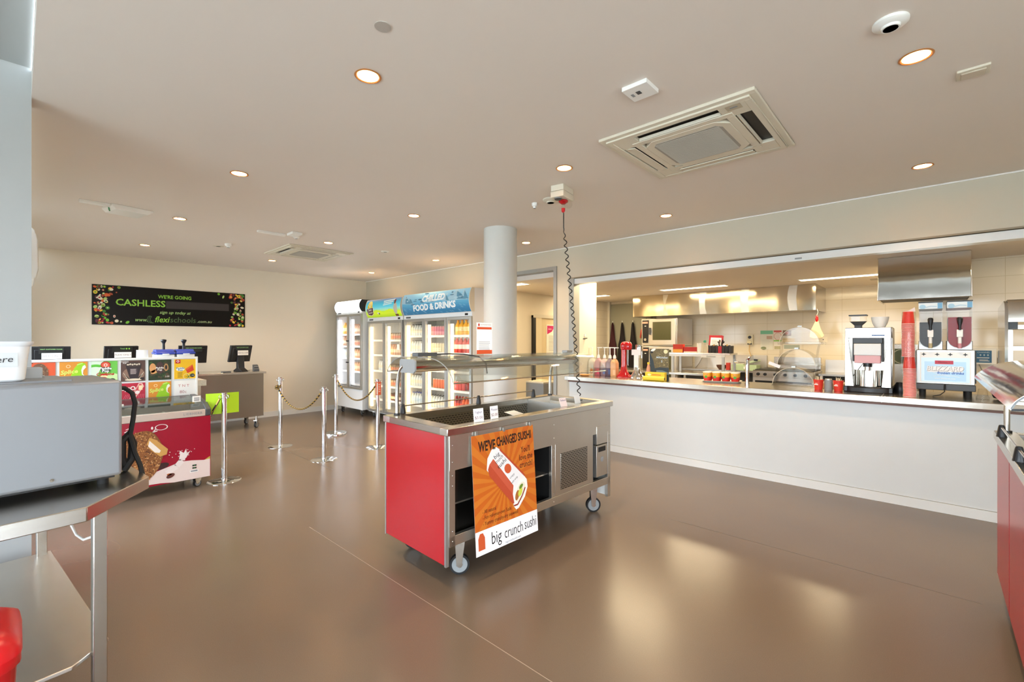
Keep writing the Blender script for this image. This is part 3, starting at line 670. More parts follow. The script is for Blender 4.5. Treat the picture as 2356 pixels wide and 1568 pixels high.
def row(fx, fy, fw, door, nd, z, spec, lab, group, frac=(0.2, .9), depth=2):
    """fill a row on a shelf behind one door; frac = part of the door width"""
    dw = fw / nd; x0 = fx + dw*door + .07; x1 = fx + dw*(door+1) - .05; fr0 = max(frac[0] - .12, 0); a0 = max(x0 - .15 + (x1-x0)*fr0, fx + .045); a1 = min(x0 - .10 + (x1-x0)*frac[1], fx + fw - .045)
    rr = K[spec][4]; n_ = max(1, int((a1 - a0) / (2*rr + .006)))
    for d_ in range(depth):
        for i in range(n_):
            loc = (a0 + rr + i*(2*rr + .006), fy + .085 + rr + d_*(2*rr + .012), z)
            if spec in PROT: dup(PROT[spec], loc, 0, lab, group)
            else: PROT[spec] = bottle(K[spec], lab, loc, group)
shelves = {}
def fill(f, fx, fy, fw, nd, zs, nm):
    for z in zs: pt_shelf(f, fw, z)
fill(f1, -9.09, 4.5, 1.03, 2, (.60, .86, 1.12, 1.36, 1.60), 'corner fridge')
fill(f2, -8.02, FY, 1.19, 2, (.36, .62, .90, 1.20, 1.48), 'middle fridge')
fill(f3, -6.80, FY, 1.76, 3, (.36, .68, .98, 1.27, 1.55), 'wide fridge')
A1 = (-9.09, 4.5, 1.03); A2 = (-8.02, FY, 1.19); A3 = (-6.80, FY, 1.76)
for a_, d_, n_, z, s_, lb, gr, fr_ in [
 (A1, 0, 2, 1.60, 'oj', 'orange juice bottle behind the left door of the corner fridge', 'juice in the corner fridge', (.2, 1.05)),
 (A1, 0, 2, 1.36, 'milk', 'brown milk bottle on the middle shelf, left door of corner fridge', 'milk bottles left door corner fridge', (.2, 1.05)),
 (A1, 1, 2, 1.60, 'milk', 'milk bottle on the upper shelf, right door of corner fridge', 'upper milk bottles corner fridge', (.15, 1.05)),
 (A1, 1, 2, 1.36, 'jar', 'small jar on the second shelf, right door of corner fridge', 'jars in corner fridge', (.15, 1.05)),
 (A1, 1, 2, 1.12, 'tan', 'tan bottle on the third shelf, right door of corner fridge', 'tan bottles third shelf corner fridge', (.15, 1.05)),
 (A1, 1, 2, .86, 'tan', 'tan bottle on the fourth shelf, right door of corner fridge', 'tan bottles fourth shelf corner fridge', (.15, 1.05)),
 (A1, 0, 2, 1.12, 'clear', 'pale bottle low behind the left door of the corner fridge', 'pale bottles corner fridge', (.2, 1.05)),
 (A2, 1, 2, 1.48, 'jar', 'jar on the top shelf, right door of the meadow sign fridge', 'top jars meadow fridge', (.2, 1.05)),
 (A2, 1, 2, 1.20, 'milk', 'bottle on the second shelf, right door of the meadow sign fridge', 'bottles second shelf meadow fridge', (.2, 1.05)),
 (A2, 1, 2, .90, 'jar', 'jar on the third shelf, right door of the meadow sign fridge', 'third shelf jars meadow fridge', (.2, 1.05)),
 (A2, 0, 2, .90, 'clear', 'lone pale bottle behind the left door of the meadow sign fridge', 'pale bottles meadow fridge', (.7, 1)),
 (A2, 1, 2, .62, 'jar', 'jar on the fourth shelf, right door of the meadow sign fridge', 'fourth shelf jars meadow fridge', (.2, 1.05)),
 (A2, 1, 2, .36, 'brown', 'dark brown jar at the bottom of the meadow sign fridge', 'brown jars meadow fridge', (.2, 1.05)),
 (A3, 0, 3, 1.55, 'clear', 'clear bottle on the top shelf, left door of the wide fridge', 'top clear bottles wide fridge', (.1, 1.05)),
 (A3, 0, 3, 1.27, 'clear', 'clear bottle on the second shelf, left door of the wide fridge', 'second shelf clear bottles wide fridge', (.1, 1.05)),
 (A3, 0, 3, .98, 'clear', 'clear bottle on the third shelf, left door of the wide fridge', 'third shelf clear bottles wide fridge', (.1, 1.05)),
 (A3, 0, 3, .68, 'clear', 'clear bottle on the fourth shelf, left door of the wide fridge', 'fourth shelf clear bottles wide fridge', (.15, 1.05)),
 (A3, 0, 3, .36, 'water', 'blue capped water bottle at the bottom left of the wide fridge', 'blue capped water bottles', (.1, 1.05)),
 (A3, 1, 3, 1.55, 'canp', 'tall pink and white can on the top shelf of the wide fridge', 'pink cans top shelf', (.1, 1.05)),
 (A3, 1, 3, 1.27, 'canw', 'tall cream can on the second shelf of the wide fridge', 'cream cans second shelf', (.1, 1.05)),
 (A3, 1, 3, .98, 'clear', 'clear bottle on the third shelf, middle door of the wide fridge', 'clear bottles middle door', (.1, 1.05)),
 (A3, 1, 3, .68, 'cano', 'orange can on the fourth shelf of the wide fridge', 'orange cans wide fridge', (.45, 1)),
 (A3, 1, 3, .36, 'clear', 'clear bottle at the bottom, middle door of the wide fridge', 'bottom clear bottles middle door', (.1, 1.05)),
 (A3, 2, 3, 1.55, 'oj', 'orange juice bottle on the top shelf, right door of wide fridge', 'juice bottles top right', (.4, 1)),
 (A3, 2, 3, 1.27, 'red', 'large red and white bottle, right door of wide fridge', 'large red bottles', (.15, 1.05)),
 (A3, 2, 3, .68, 'canr', 'red can on the fourth shelf, right door of wide fridge', 'red cans wide fridge', (.2, .75)),
 (A3, 2, 3, .36, 'soda', 'dark red soft drink bottle at the bottom right of wide fridge', 'dark red soft drinks', (.2, .7)),
 (A3, 2, 3, .36, 'orange', 'orange soft drink bottle at the bottom right corner of wide fridge', 'orange soft drinks', (.75, 1)),
]:
    row(a_[0], a_[1], a_[2], d_, n_, z, s_, lb, gr, fr_, 2 if s_ not in ('oj', 'red') else 1)
for x, z, lb in ((-6.62 + .16, 1.32, 'left'), (-6.0 + .10, 1.18, 'middle'), (-7.18, 1.30, 'meadow')):
    b = MB().box((x, FY + .082, z), (x + .08, FY + .086, z + .10), 'paper')
    tag(b.build('price_notice'), {'left': 'small white notice clipped inside the left door of the wide fridge', 'middle': 'small white notice inside the middle door of the wide fridge', 'meadow': 'white notice inside the right door of the meadow sign fridge'}[lb], 'notice')

# ================================================================== QUEUE POSTS AND ROPES
def post(x, y, lab, h=.90, base=.155, bh=.006, pr=.025):
    t = thing('barrier_post', lab, 'barrier post', (x, y, 0), group='chrome queue barrier posts')
    MB().lathe([(base, 0), (base, bh*.6), (base*.96, bh), (pr*1.3, bh + .006), (0, bh + .006)], 'chrome', n=40).build('base', t)
    MB().lathe([(pr, bh), (pr, h)], 'chrome', n=24).build('pole', t)
    MB().lathe([(pr*1.05, h - .005), (pr*1.15, h), (pr*1.15, h + .008), (0, h + .012)], 'chrome', n=24).build('cap', t)
    for k_ in range(4):
        a = k_*PI/2 + .4; b = MB(); b.tube([(math.cos(a)*pr + math.cos(a)*.018*(1-math.cos(u)) , math.sin(a)*pr + math.sin(a)*.018*(1-math.cos(u)), h - .03 + .018*math.sin(u)) for u in [i*2*PI/10 for i in range(11)]], .003, 'chrome', n=6); b.build('ring', t)
    return t
P1 = (-6.66, 2.47); P2 = (-5.52, 2.56); P3 = (-6.88, 3.38); P4 = (-5.62, 3.36); P5 = (-5.44, 1.46)
post(*P1, 'thin chrome barrier post nearest the steel till counter, rope knotted round it', .95)
post(*P2, 'chrome barrier post in the middle of the floor holding the rope end', .885)
post(*P3, 'chrome barrier post with thick two step base in front of the fridges', .93, .165, .03)
post(*P4, 'chrome barrier post mostly hidden behind the sushi cart', .93, .155)
post(*P5, 'chrome barrier post beside the ice cream freezer with lime sheet', .91)
def rope(p, q, sag, lab, knots=None):
    pts = []; n_ = 44
    for i in range(n_ + 1):
        u = i / n_; pts.append((p[0] + (q[0]-p[0])*u, p[1] + (q[1]-p[1])*u, p[2] + (q[2]-p[2])*u - sag*4*u*(1-u)))
    b = MB(); b.tube(pts, .011, 'black', n=8, m2='gold', k=1)
    for (e, g) in ((p, pts[1]), (q, pts[-2])):
        b.tube([e, g], .008, 'chrome', n=8)
    if knots:
        for z, r_ in knots:
            b.tube([(p[0] + (.034 + .006*math.sin(3*a))*math.cos(a), p[1] + .036*math.sin(a), z + .012*math.sin(a)) for a in [i*2*PI/12 for i in range(13)]], .010, 'black', n=7, m2='gold')
    return tag(b.build('barrier_rope'), lab, 'rope')
rope((P1[0] + .0, P1[1] - .03, .80), (P2[0] - .03, P2[1] - .03, .82), .24, 'black and gold twisted rope hanging between the two front barrier posts', [(.815, .04), (.84, .04)])
rope((P3[0] + .04, P3[1] + .01, .84), (P4[0] - .04, P4[1], .86), .26, 'black and gold twisted rope hanging in front of the fridges')
b = MB(); b.tube([(P5[0] + .0, P5[1] - .04, .86), (P5[0], P5[1] - .07, .80), (P5[0] - .01, P5[1] - .10, .74), (P5[0] - .02, P5[1] - .12, .69), (P5[0] - .04, P5[1] - .14, .66)], .010, 'black', m2='gold')
tag(b.build('barrier_rope'), 'short loose black rope end hanging from the post beside the freezer', 'rope')
b = MB()
for i in range(10):
    u0, u1 = i/10, (i+1)/10
    def pc(u): s_ = (u - .5) * .30; return (P5[0] - .03 - .10*abs(s_)*(1 if s_ > 0 else 2.0), P5[1] + s_ - .0)
    (x0, y0), (x1, y1) = pc(u0), pc(u1)
    b.add([(x0, y0, .70), (x1, y1, .70), (x1, y1, .915), (x0, y0, .915), (x0 - .002, y0, .70), (x1 - .002, y1, .70), (x1 - .002, y1, .915), (x0 - .002, y0, .915)], [(0,1,2,3), (7,6,5,4), (3,2,6,7), (0,4,5,1)], 'lime paper')
tag(b.build('lime_sheet'), 'bent lime green sheet of paper hanging on the post beside the freezer', 'paper sheet')
b = MB(); b.box((P4[0] + .03, P4[1] - .05, .72), (P4[0] + .034, P4[1] + .03, .90), 'E2653A'); a = Art(b, (P4[0] + .035, P4[1] - .05, .72), (0, 1, 0), (0, 0, 1)); a.rect(.01, .01, .03, .17, 'paper', 1); a.bars(.04, .07, .15, 5, .025, .008, 'paper', 1)
tag(b.build('leaflet'), 'narrow orange leaflet on the post half hidden behind the sushi cart', 'leaflet')

# ================================================================== STEEL TILL COUNTER
t = thing('till_counter', 'long brushed steel counter on castors along the banner wall', 'counter', (-8.65, 1.55, 0))
L2 = 1.30
MB().box((-.36, -L2, .915), (.36, L2, .95), 'steel').build('worktop', t, .004)
MB().box((.301, -L2 + .03, .20), (.316, L2 - .03, .915), 'steel dark').build('front_panel', t)
MB().box((-.34, L2 - .045, .20), (.30, L2 - .03, .915), 'steel soft').build('side_panel', t)
MB().box((-.34, -L2 + .03, .20), (.30, -L2 + .045, .915), 'steel soft').build('side_panel', t)
MB().box((-.34, -L2 + .03, .20), (.30, L2 - .03, .23), 'steel soft').build('shelf', t)
for x, y in ((.25, L2 - .12), (-.25, L2 - .12), (.25, -L2 + .12), (-.25, -L2 + .12)):
    MB().cyl((x, y, .12), (x, y, .20), .018, 'steel').build('leg', t); caster(t, x, y, .05, 'grey plastic', top=.13, rot=.7)
def till(y, lab, card, rz=0, z=.95, x=-8.55, full=True, note=True):
    t = thing('point_of_sale_terminal', lab, 'till', (x, y, z), rz, 'tills on the steel counter')
    m = MB(); m.X = Matrix.Translation((0, 0, .30)) @ Matrix.Rotation(R(14), 4, 'Y')
    m.box((-.02, -.19, -.14), (.015, .19, .14), 'black plastic'); m.box((.015, -.15, -.10), (.022, .15, .10), 'black plastic'); m.build('screen', t, .006)
    m = MB(); m.prism([(-.09, 0), (.12, 0), (.10, .02), (.03, .06), (.015, .26), (-.015, .26), (-.02, .06), (-.09, .02)], 1, -.06, .06, 'black plastic'); m.build('stand', t, .006)
    m = MB(); m.box((.028, -.11, .34), (.05, .12, .44), 'black plastic'); a = Art(m, (.052, -.11, .34), (0, 1, 0), (0, 0, 1)); a.rect(.008, .008, .222, .092, '10140F', 1)
    a.txt('NEXT CUSTOMER PLEASE' if full else 'Total', .115, .06, .018 if full else .025, 'A8E08A', 2)
    if not full: a.ell(.16, .06, .01, .01, '8CC63F', 2); a.ell(.19, .06, .01, .01, '8CC63F', 2)
    m.build('customer_display', t, .003)
    m = MB(); m.box((.054, -.085, .272), (.056, .105, .352), 'paper'); a = Art(m, (.0565, -.085, .272), (0, 1, 0), (0, 0, 1)); a.txt(card, .095, .04, .034, '8A8088', 1)
    if note: m.build('paper_note', t)
    return t
till(2.53, 'black till at the right end of the steel counter with cash and card note', 'CASH & CARD', .35, full=True)
till(1.86, 'black till partly hidden behind the blue lidded dispensers', 'CARD', 0, note=False)
till(1.0, 'black till with pink edged note behind the middle of the menu board', 'FLEXI ONLY', .1, full=False)
till(.29, 'black till at the far left behind the plastic tub, white note on it', 'FLEXI ONLY', 0)
b = MB(); b.prism([(0, 0), (.09, 0), (.09, .03), (.03, .10), (0, .11)], 1, -.04, .04, 'dark grey plastic'); b.box((.04, -.03, .07), (.075, .03, .078), 'grey plastic')
tag(b.build('card_reader', loc=(-8.50, 2.74, .95), bevel=.006), 'small grey card reader at the right end of the steel counter', 'card reader')
b = MB().box((-.05, -.06, 0), (.05, .06, .018), 'dark grey plastic'); tag(b.build('stapler', loc=(-8.40, 2.28, .95), bevel=.004), 'small flat dark pad on the steel counter left of the till', 'pad')
b = MB(); b.tube([(-8.50, 2.66, .96), (-8.48, 2.62, .955), (-8.50, 2.58, .955)], .003, 'black'); tag(b.build('cable'), 'thin black cable between the card reader and the till', 'cable')

# table, dispensers behind the menu board
t = thing('side_table', 'pale stone topped table behind the menu board, its right end showing', 'table', (-6.55, .85, 0))
sp = mat('speckled stone', 'C9C3B4', .5, noise=.5, nscale=60)
MB().box((-.35, -.70, .93), (.20, .67, 1.0), sp).build('table_top', t, .004)
for x in (-.3, .15):
    for y in (-.64, .6): MB().box((x - .02, y - .02, 0), (x + .02, y + .02, .93), 'steel soft').build('leg', t)
def disp(y, lab):
    t = thing('sauce_dispenser', lab, 'dispenser', (-6.42, y, 1.0), group='blue lidded pump dispensers')
    MB().box((-.11, -.085, 0), (.11, .085, .31), 'white plastic').build('container', t, .01)
    m = MB(); m.box((-.115, -.092, .31), (.115, .092, .335), 'blue plastic'); m.prism([(-.10, .335), (.10, .335), (.06, .365), (-.06, .365)], 1, -.085, .085, 'blue plastic'); m.build('lid', t, .008)
    MB().box((.112, -.03, .305), (.13, .03, .318), 'white plastic').build('latch', t)
    MB().lathe([(.014, .36), (.013, .43), (.02, .445), (.028, .46), (.026, .475), (0, .482)], 'black plastic').build('pump_handle', t)
disp(1.12, 'white dispenser with blue lid and black pump handle behind the menu board, left of two'); disp(1.31, 'white dispenser with blue lid and black pump handle behind the menu board, right of two')
b = MB().lathe([(.062, 0), (.05, .35), (.052, .36), (.0, .36)], 'white plastic', n=28); tag(b.build('stacked_tub', loc=(-6.42, .93, 1.0)), 'upturned white tub standing left of the blue lidded dispensers', 'tub')

# ================================================================== ICE CREAM FREEZER AND MENU BOARD
t = thing('ice_cream_freezer', 'red ice cream chest freezer with sloped glass lid and big ice cream picture', 'freezer', (-5.37, 1.32, 0))
FW = 1.30
crim = mat('crimson print', '9C0A28', .25)
m = MB(); m.box((-.62, -FW, .10), (-.006, 0, .135), 'fridge white'); m.box((-.62, -FW, .135), (-.58, 0, .71), 'fridge white'); m.box((-.62, -FW, .135), (-.006, -FW + .04, .71), 'fridge white'); m.box((-.62, -.04, .135), (-.006, 0, .71), 'fridge white'); m.box((-.046, -FW, .135), (-.006, 0, .71), 'fridge white')
m.box((-.58, -FW + .04, .64), (-.046, -.04, .66), 'sign white'); cab = m.build('cabinet', t, .012)
m = MB(); m.box((-.006, -FW, .10), (0, -.0, .71), crim)
a = Art(m, (.001, -FW, .10), (0, 1, 0), (0, 0, 1), .0008); w = FW; h = .61
a.pl([(w - .005, .0), (w - .005, .175), (w - .06, .17), (w - .16, .185), (w - .25, .19), (w - .34, .16), (w - .44, .13), (w - .50, .11), (.40, .05), (0, .09), (0, .03), (.5, .04), (w - .55, .02), (w - .4, .015), (w - .3, .0)], 'E3D2CC', 1)
a.pl([(w - .005, .175), (w - .005, .20), (w - .05, .172)], 'B8A83A', 1.5)
a.line([(w - .36, .10), (w - .28, .15), (w - .24, .20), (w - .23, .26)], .05, 'E8DCD8', 2); a.pl([(w - .26, .30), (w - .225, .27), (w - .205, .31), (w - .20, .26), (w - .17, .285), (w - .205, .22), (w - .245, .20), (w - .255, .26)], 'E8DCD8', 2.3)
for i in range(14): a.ell(w - .34 + .015*i + .01*math.sin(i*5), .27 + .03*math.sin(i*2.1), .004, .004, 'E8DCD8', 2, 8)
br = mat('nut coating', '8A5426', .6); sh = []
for i in range(48):
    u = 2*PI*i/48; rr = 1 + .02*math.sin(i*7); sh.append((.72 + (.185*math.cos(u)*math.cos(-.25) - .27*math.sin(u)*math.sin(-.25))*rr, .27 + (.185*math.cos(u)*math.sin(-.25) + .26*math.sin(u)*math.cos(-.25))*rr))
a.pl(sh, br, 3); r_ = random.Random(2)
for i in range(900):
    u = r_.uniform(0, 2*PI); q = math.sqrt(r_.random()) * .985; ca, sa = math.cos(-.25), math.sin(-.25); x_ = .185*q*math.cos(u); y_ = .26*q*math.sin(u)
    a.ell(.72 + x_*ca - y_*sa, .27 + x_*sa + y_*ca, r_.uniform(.004, .008), r_.uniform(.003, .006), r_.choice(['B87A3E', 'C48A4A', '5A3018', '6E3E1C', 'D0A068', '9A6430']), 4 + i % 3 * .2, 6, r_.random()*3)
a.pl([(.81, .46), (.86, .43), (.95, .33), (.94, .28), (.89, .27), (.82, .34), (.79, .40)], 'CC9A50', 5.2); a.pl([(.81, .43), (.835, .40), (.895, .325), (.885, .305), (.85, .315), (.80, .38)], 'EFE6DC', 5.6)
a.pl([(.86, .44), (1.0, .44), (1.0, .30), (.955, .32), (.88, .40)], crim, 5.9) if False else None
a.ell(.97, .05 + .02, .035, .02, '5A2A20', 4, 14, .4); a.ell(w - .40, .175, .06, .03, '3A1414', 1.7, 14, .2); a.ell(w - .34, .085, .02, .01, 'B8642C', 4)
a.ring(.90, .545, .05, .008, 'E8DCD8', 2, ry=.028); a.line([(.855, .53), (.835, .505), (.87, .515)], .008, 'E8DCD8', 2.2); a.ell(.83, .545, .008, .014, 'E8DCD8', 2); a.line([(.63, .53), (.66, .545), (.69, .54)], .007, 'E8DCD8', 2); a.line([(.64, .555), (.67, .565)], .006, 'E8DCD8', 2); a.line([(.45, .52), (.51, .56)], .014, 'E8DCD8', 2)
for q in (.145, .17): a.rect(w - .155, q - .045, w - .12, q - .03, '1C2A1C', 3); a.ell(w - .137, q - .037, .006, .004, '3A8A3A', 4, 8)
a.rect(w - .175, .065, w - .105, .09, 'paper', 3); a.bars(w - .168, w - .112, .085, 1, .01, .012, 'pencil', 4, 0)
m.build('printed_front', t)
# sloped frame and glass lid
m = MB(); sl = [(-.62, .71), (.004, .71), (.006, .775), (-.005, .785), (-.12, .835), (-.45, .875), (-.62, .878)]
m.prism([(x_, z_) for x_, z_ in sl], 1, -.045, .004, 'dark grey plastic'); m.prism([(x_, z_) for x_, z_ in sl], 1, -FW - .004, -FW + .045, 'dark grey plastic')
m.box((-.62, -FW + .045, .71), (-.585, -.045, .872), 'dark grey plastic'); m.build('lid_frame', t, .008)
m = MB(); m.box((-.03, -FW + .045, .712), (.005, -.045, .775), 'C2B2A6'); a = Art(m, (.006, -FW, .715), (0, 1, 0), (0, 0, 1))
a.txt('LIEBHERR', FW - .15, .028, .032, 'grey plastic', 1, space=1.2, bold=.01); m.build('front_rail', t, .003)
m = MB(); path = [(-.012, .772), (-.12, .826), (-.30, .852), (-.585, .868)]
for (x0, z0), (x1, z1) in zip(path, path[1:]): m.prism([(x0, z0), (x1, z1), (x1, z1 + .004), (x0, z0 + .004)], 1, -FW + .045, -.045, 'display glass')
m.build('glass_lid', t)
m = MB(); m.box((-.32, -FW*.5 - .012, .838), (-.29, -FW*.5 + .012, .856), 'white plastic'); m.box((-.55, -.30, .66), (-.08, -.28, .72), 'white plastic'); m.build('basket_rails', t)
for y in (-.10, -FW + .10):
    for x in (-.07, -.54): caster(t, x, y, .035, 'grey plastic', top=.10, rot=.4)
for i, (y, cc) in enumerate(((1.20, 'A02A20'), (1.15, 'E8E4DC'), (1.02, 'D8C070'), (.92, 'C8D0D8'), (.78, '9ACB5A'))):
    b = MB().box((-5.55 - .05*(i % 2), y - .03, .66), (-5.47 - .05*(i % 2), y + .03, .71 + .015*(i % 3)), cc)
    tag(b.build('ice_cream_box', bevel=.004), ('dark red', 'off white', 'pale yellow', 'light grey', 'green')[i] + ' ice cream box inside the glass topped freezer', 'box', 'ice cream boxes in the freezer')
b = MB().box((-.002, -.035, 0), (.002, .035, .06), 'paper'); a = Art(b, (.003, -.035, 0), (0, 1, 0), (0, 0, 1)); a.bars(.012, .058, .045, 4, .01, .006, 'grey plastic', 1, 0)
tag(b.build('price_tag', loc=(-5.50, 1.23, .842)), 'small square white tag on the freezer glass at its right end', 'tag')
# menu board
t = thing('menu_board', 'white framed board of square ice cream pictures behind the freezer', 'menu board', (-6.06, 1.365, 0))
BW = 1.345
m = MB(); m.box((-.05, -BW, .84), (0, 0, 1.285), 'white laminate'); m.box((0, -BW, 1.265), (.012, 0, 1.285), 'white plastic'); m.box((0, -.018, .84), (.012, 0, 1.265), 'white plastic')
m.build('board', t, .002)
MB().box((-.05, -BW, .0), (-.01, -BW + .05, .84), 'white laminate').build('leg', t); MB().box((-.05, -.05, .0), (-.01, 0, .84), 'white laminate').build('leg', t)
def poster(col, rw, name, draw):
    s_ = .195; y0 = -.02 - .2215 * col - s_; z0 = 1.262 - .2 if rw == 0 else 1.026 - .195; z0 = 1.045 if rw == 0 else .832
    m = MB(); m.box((.001, y0, z0), (.004, y0 + s_, z0 + (.215 if rw == 0 else .195)), name); a = Art(m, (.0045, y0, z0), (0, 1, 0), (0, 0, 1), .0005); a.clip = (0, 0, s_, .215 if rw == 0 else .195); draw(a, s_, .215 if rw == 0 else .195); m.build('menu_picture', t)
def p_yellow(a, s, h):
    a.rect(.01, h - .045, .055, h - .005, 'C62020', 1); a.ring(.032, h - .022, .012, .005, 'paper', 2); a.ell(.055, h*.50, .04, .022, 'F0F0D8', 1); a.txt('Paddle', .055, h*.54, .028, '4A78A8', 2, bold=.02); a.txt('Pop', .055, h*.44, .028, '4A78A8', 2, bold=.02)
    a.pl([(.10, h*.50), (.165, h*.72), (.18, h*.42), (.12, h*.28)], 'D8401C', 1.5); a.pl([(.10, h*.50), (.165, h*.72), (.155, h*.6), (.115, h*.44)], 'E8682C', 2); a.ell(.165, h*.16, .022, .02, '1A241A', 2); a.txt('1.80', .165, h*.16, .018, 'E8E8D8', 3)
    for i in range(6): a.line([(.13, h*.1), (.13 + .03*math.cos(i), h*.1 + .03*math.sin(i))], .004, '3A7A2A', 1.6)
    a.bars(.03, .075, h*.32, 4, .015, .005, '6A5A10', 2, .2); a.ring(.11, h*.12, .03, .003, 'F4F0C0', 1.5)
def p_dark(a, s, h):
    r_ = random.Random(9)
    for i in range(60): a.ell(r_.uniform(.02, s - .02), r_.uniform(.02, h - .02), r_.uniform(.006, .018), r_.uniform(.005, .012), r_.choice(['2E4A1C', '1C2A14', '4A3A28', '3E5A2A', '57432C']), 1 + i*.01, 8, i)
    a.ell(.035, h*.6, .028, .05, 'D89A60', 2); a.ell(.05, h*.42, .035, .02, 'D89A60', 2, 12, .4); a.ell(.095, h*.6, .034, .065, '4A3030', 2.4); a.ell(.15, h*.62, .02, .04, 'B88858', 2); a.ell(.15, h*.62, .010, .025, '2A1A10', 2.4)
    a.txt('Paddle', .095, h*.60, .026, 'EDE8E0', 3, bold=.03); a.txt('Pop', .095, h*.50, .026, 'EDE8E0', 3, bold=.03); a.txt('2.00', .16, h*.16, .022, 'EDE8E0', 3)
def p_cup(a, s, h):
    a.ell(.10, h*.35, .09, .07, '8A6A58', 1); a.pl([(.035, h*.80), (.165, h*.80), (.135, h*.12), (.07, h*.12)], '2E2226', 2); a.ell(.10, h*.80, .066, .024, '40302E', 2.4)
    for i in range(6): a.ell(.055 + i*.018, h*(.80 + .02*(i % 2)), .010, .008, 'D8C8B0', 3, 8, i)
    a.rect(.07, h*.40, .13, h*.62, '4A3A40', 2.6); a.bars(.075, .125, h*.58, 4, .014, .006, 'C8B8B0', 3, .2)
    for sx in (-1, 1):
        for i in range(5): a.line([(.10 + sx*.035, h*.12), (.10 + sx*(.05 + .008*i), h*(.14 + .07*i))], .008 - .001*i, 'E8D8C0', 2.8)
    a.ell(.10, h*.08, .07, .012, 'E0CCB0', 2.7); a.txt('PADDLE', .03, h*.94, .016, 'paper', 3, bold=.02); a.txt('POP', .03, h*.87, .016, 'paper', 3, bold=.02); a.ell(.17, h*.12, .018, .012, '241818', 3)
def p_green(a, s, h):
    a.pl([(0, 0), (0, h), (.09, h), (.05, h*.4)], 'D4E4CC', 1); a.ring(.03, h*.3, .12, .025, '5CB83A', 1.3, a0=.3, a1=2.2); a.ell(.15, h*.25, .06, .04, 'C6E4A0', 1.4)
    for i in range(5): a.ell(.095 - .004*i, h*(.36 - .075*i), .028, .014, ('C8402A', 'E8E0A8')[i % 2], 2 + .1*i)
    a.ell(.105, h*.82, .038, .036, 'A8281C', 2); a.ell(.105, h*.82, .031, .029, 'E05A3A', 2.3); a.ring(.105, h*.82, .014, .005, 'F4E8E0', 2.6)
    a.pl([(.06, h*.72), (.15, h*.72), (.135, h*.48), (.075, h*.48)], '38483A', 2.5); a.txt('Paddle', .105, h*.66, .034, 'F4F4EC', 3, bold=.03); a.txt('Pop', .105, h*.54, .034, 'F4F4EC', 3, bold=.03); a.txt('Cyclone', .10, h*.40, .040, 'B82A18', 3.4, bold=.03, shear=.3); a.ell(.155, h*.1, .026, .02, '24341C', 3); a.txt('2.00', .155, h*.1, .018, 'E0E8D0', 4)
def p_splice(a, s, h):
    a.pl([(.05, 0), (.10, h*.7), (.13, h*.93), (.155, h*.97), (.18, h*.9), (.185, h*.75), (.165, h*.62), (.16, h*.45), (.18, h*.32), (.17, 0)], '98CC1C', 1); a.pl([(.175, h*.85), (.185, h*.74), (.165, h*.62), (.162, h*.45), (.178, h*.33), (.155, h*.42), (.15, h*.62), (.16, h*.8)], 'F0F0D8', 2)
    a.line([(.12, h*.86), (.16, h*.93)], .008, 'C8E878', 2); a.txt('Splice', .065, h*.55, .052, 'D8E86A', 3, bold=.03, ang=.12, shear=.2); a.ring(.06, h*.80, .016, .006, 'F4C890', 2)
def p_brown(a, s, h):
    for i in range(8): u = i*.4; a.pl([(.02, 0), (.02 + .3*math.cos(u), .3*math.sin(u)), (.02 + .3*math.cos(u + .18), .3*math.sin(u + .18))], 'E8784A', 1) if .02 + .3*math.cos(u) < s and .3*math.sin(u) < h else None
    a.ell(.09, h*.5, .06, .10, '6E4A34', 2)
    r_ = random.Random(4)
    for i in range(80): a.ell(.09 + r_.gauss(0, .024), h*.5 + r_.gauss(0, .035), .005, .004, r_.choice(['4A3020', '8E6A4C', 'A88460']), 3, 6)
    a.rect(.06, h*.08, .14, h*.3, '17120F', 3.5)
def p_red(a, s, h):
    for i in range(12): a.line([(i*.016, 0), (.04 + i*.013, h*.4)], .003, 'E8788A', 1)
    a.pl([(.05, 0), (.09, 0), (.185, h*.8), (.17, h*.98), (.14, h*.98), (.13, h*.85)], 'E9B8A8', 1.5); a.pl([(.06, .01), (.085, .01), (.172, h*.8), (.16, h*.94), (.145, h*.92)], 'C8404A', 2); a.rect(.14, h*.62, .172, h*.86, 'F0D8B0', 2.5)
    a.txt('zaytO', .05, h*.72, .055, 'F2E8E0', 3, bold=.03); a.ell(.13, h*.5, .02, .018, 'F0E0D8', 3)
def p_tnt(a, s, h): a.txt('T N T', .085, h*.70, .04, 'C06A70', 1); a.txt('80c', .08, h*.36, .045, 'B0787C', 1)
for col, rw, c_, dr in ((0, 0, 'F2BE14', p_yellow), (1, 0, '28351C', p_dark), (2, 0, '5A4038', p_cup), (3, 0, '6CC04A', p_green), (4, 0, 'DB8E2E', p_splice), (5, 0, 'D8562E', p_brown), (0, 1, 'F0EFEB', p_tnt), (1, 1, 'DB8E2E', p_splice), (2, 1, 'B81E38', p_red), (3, 1, '6CC04A', p_green)):
    poster(col, rw, c_, dr)

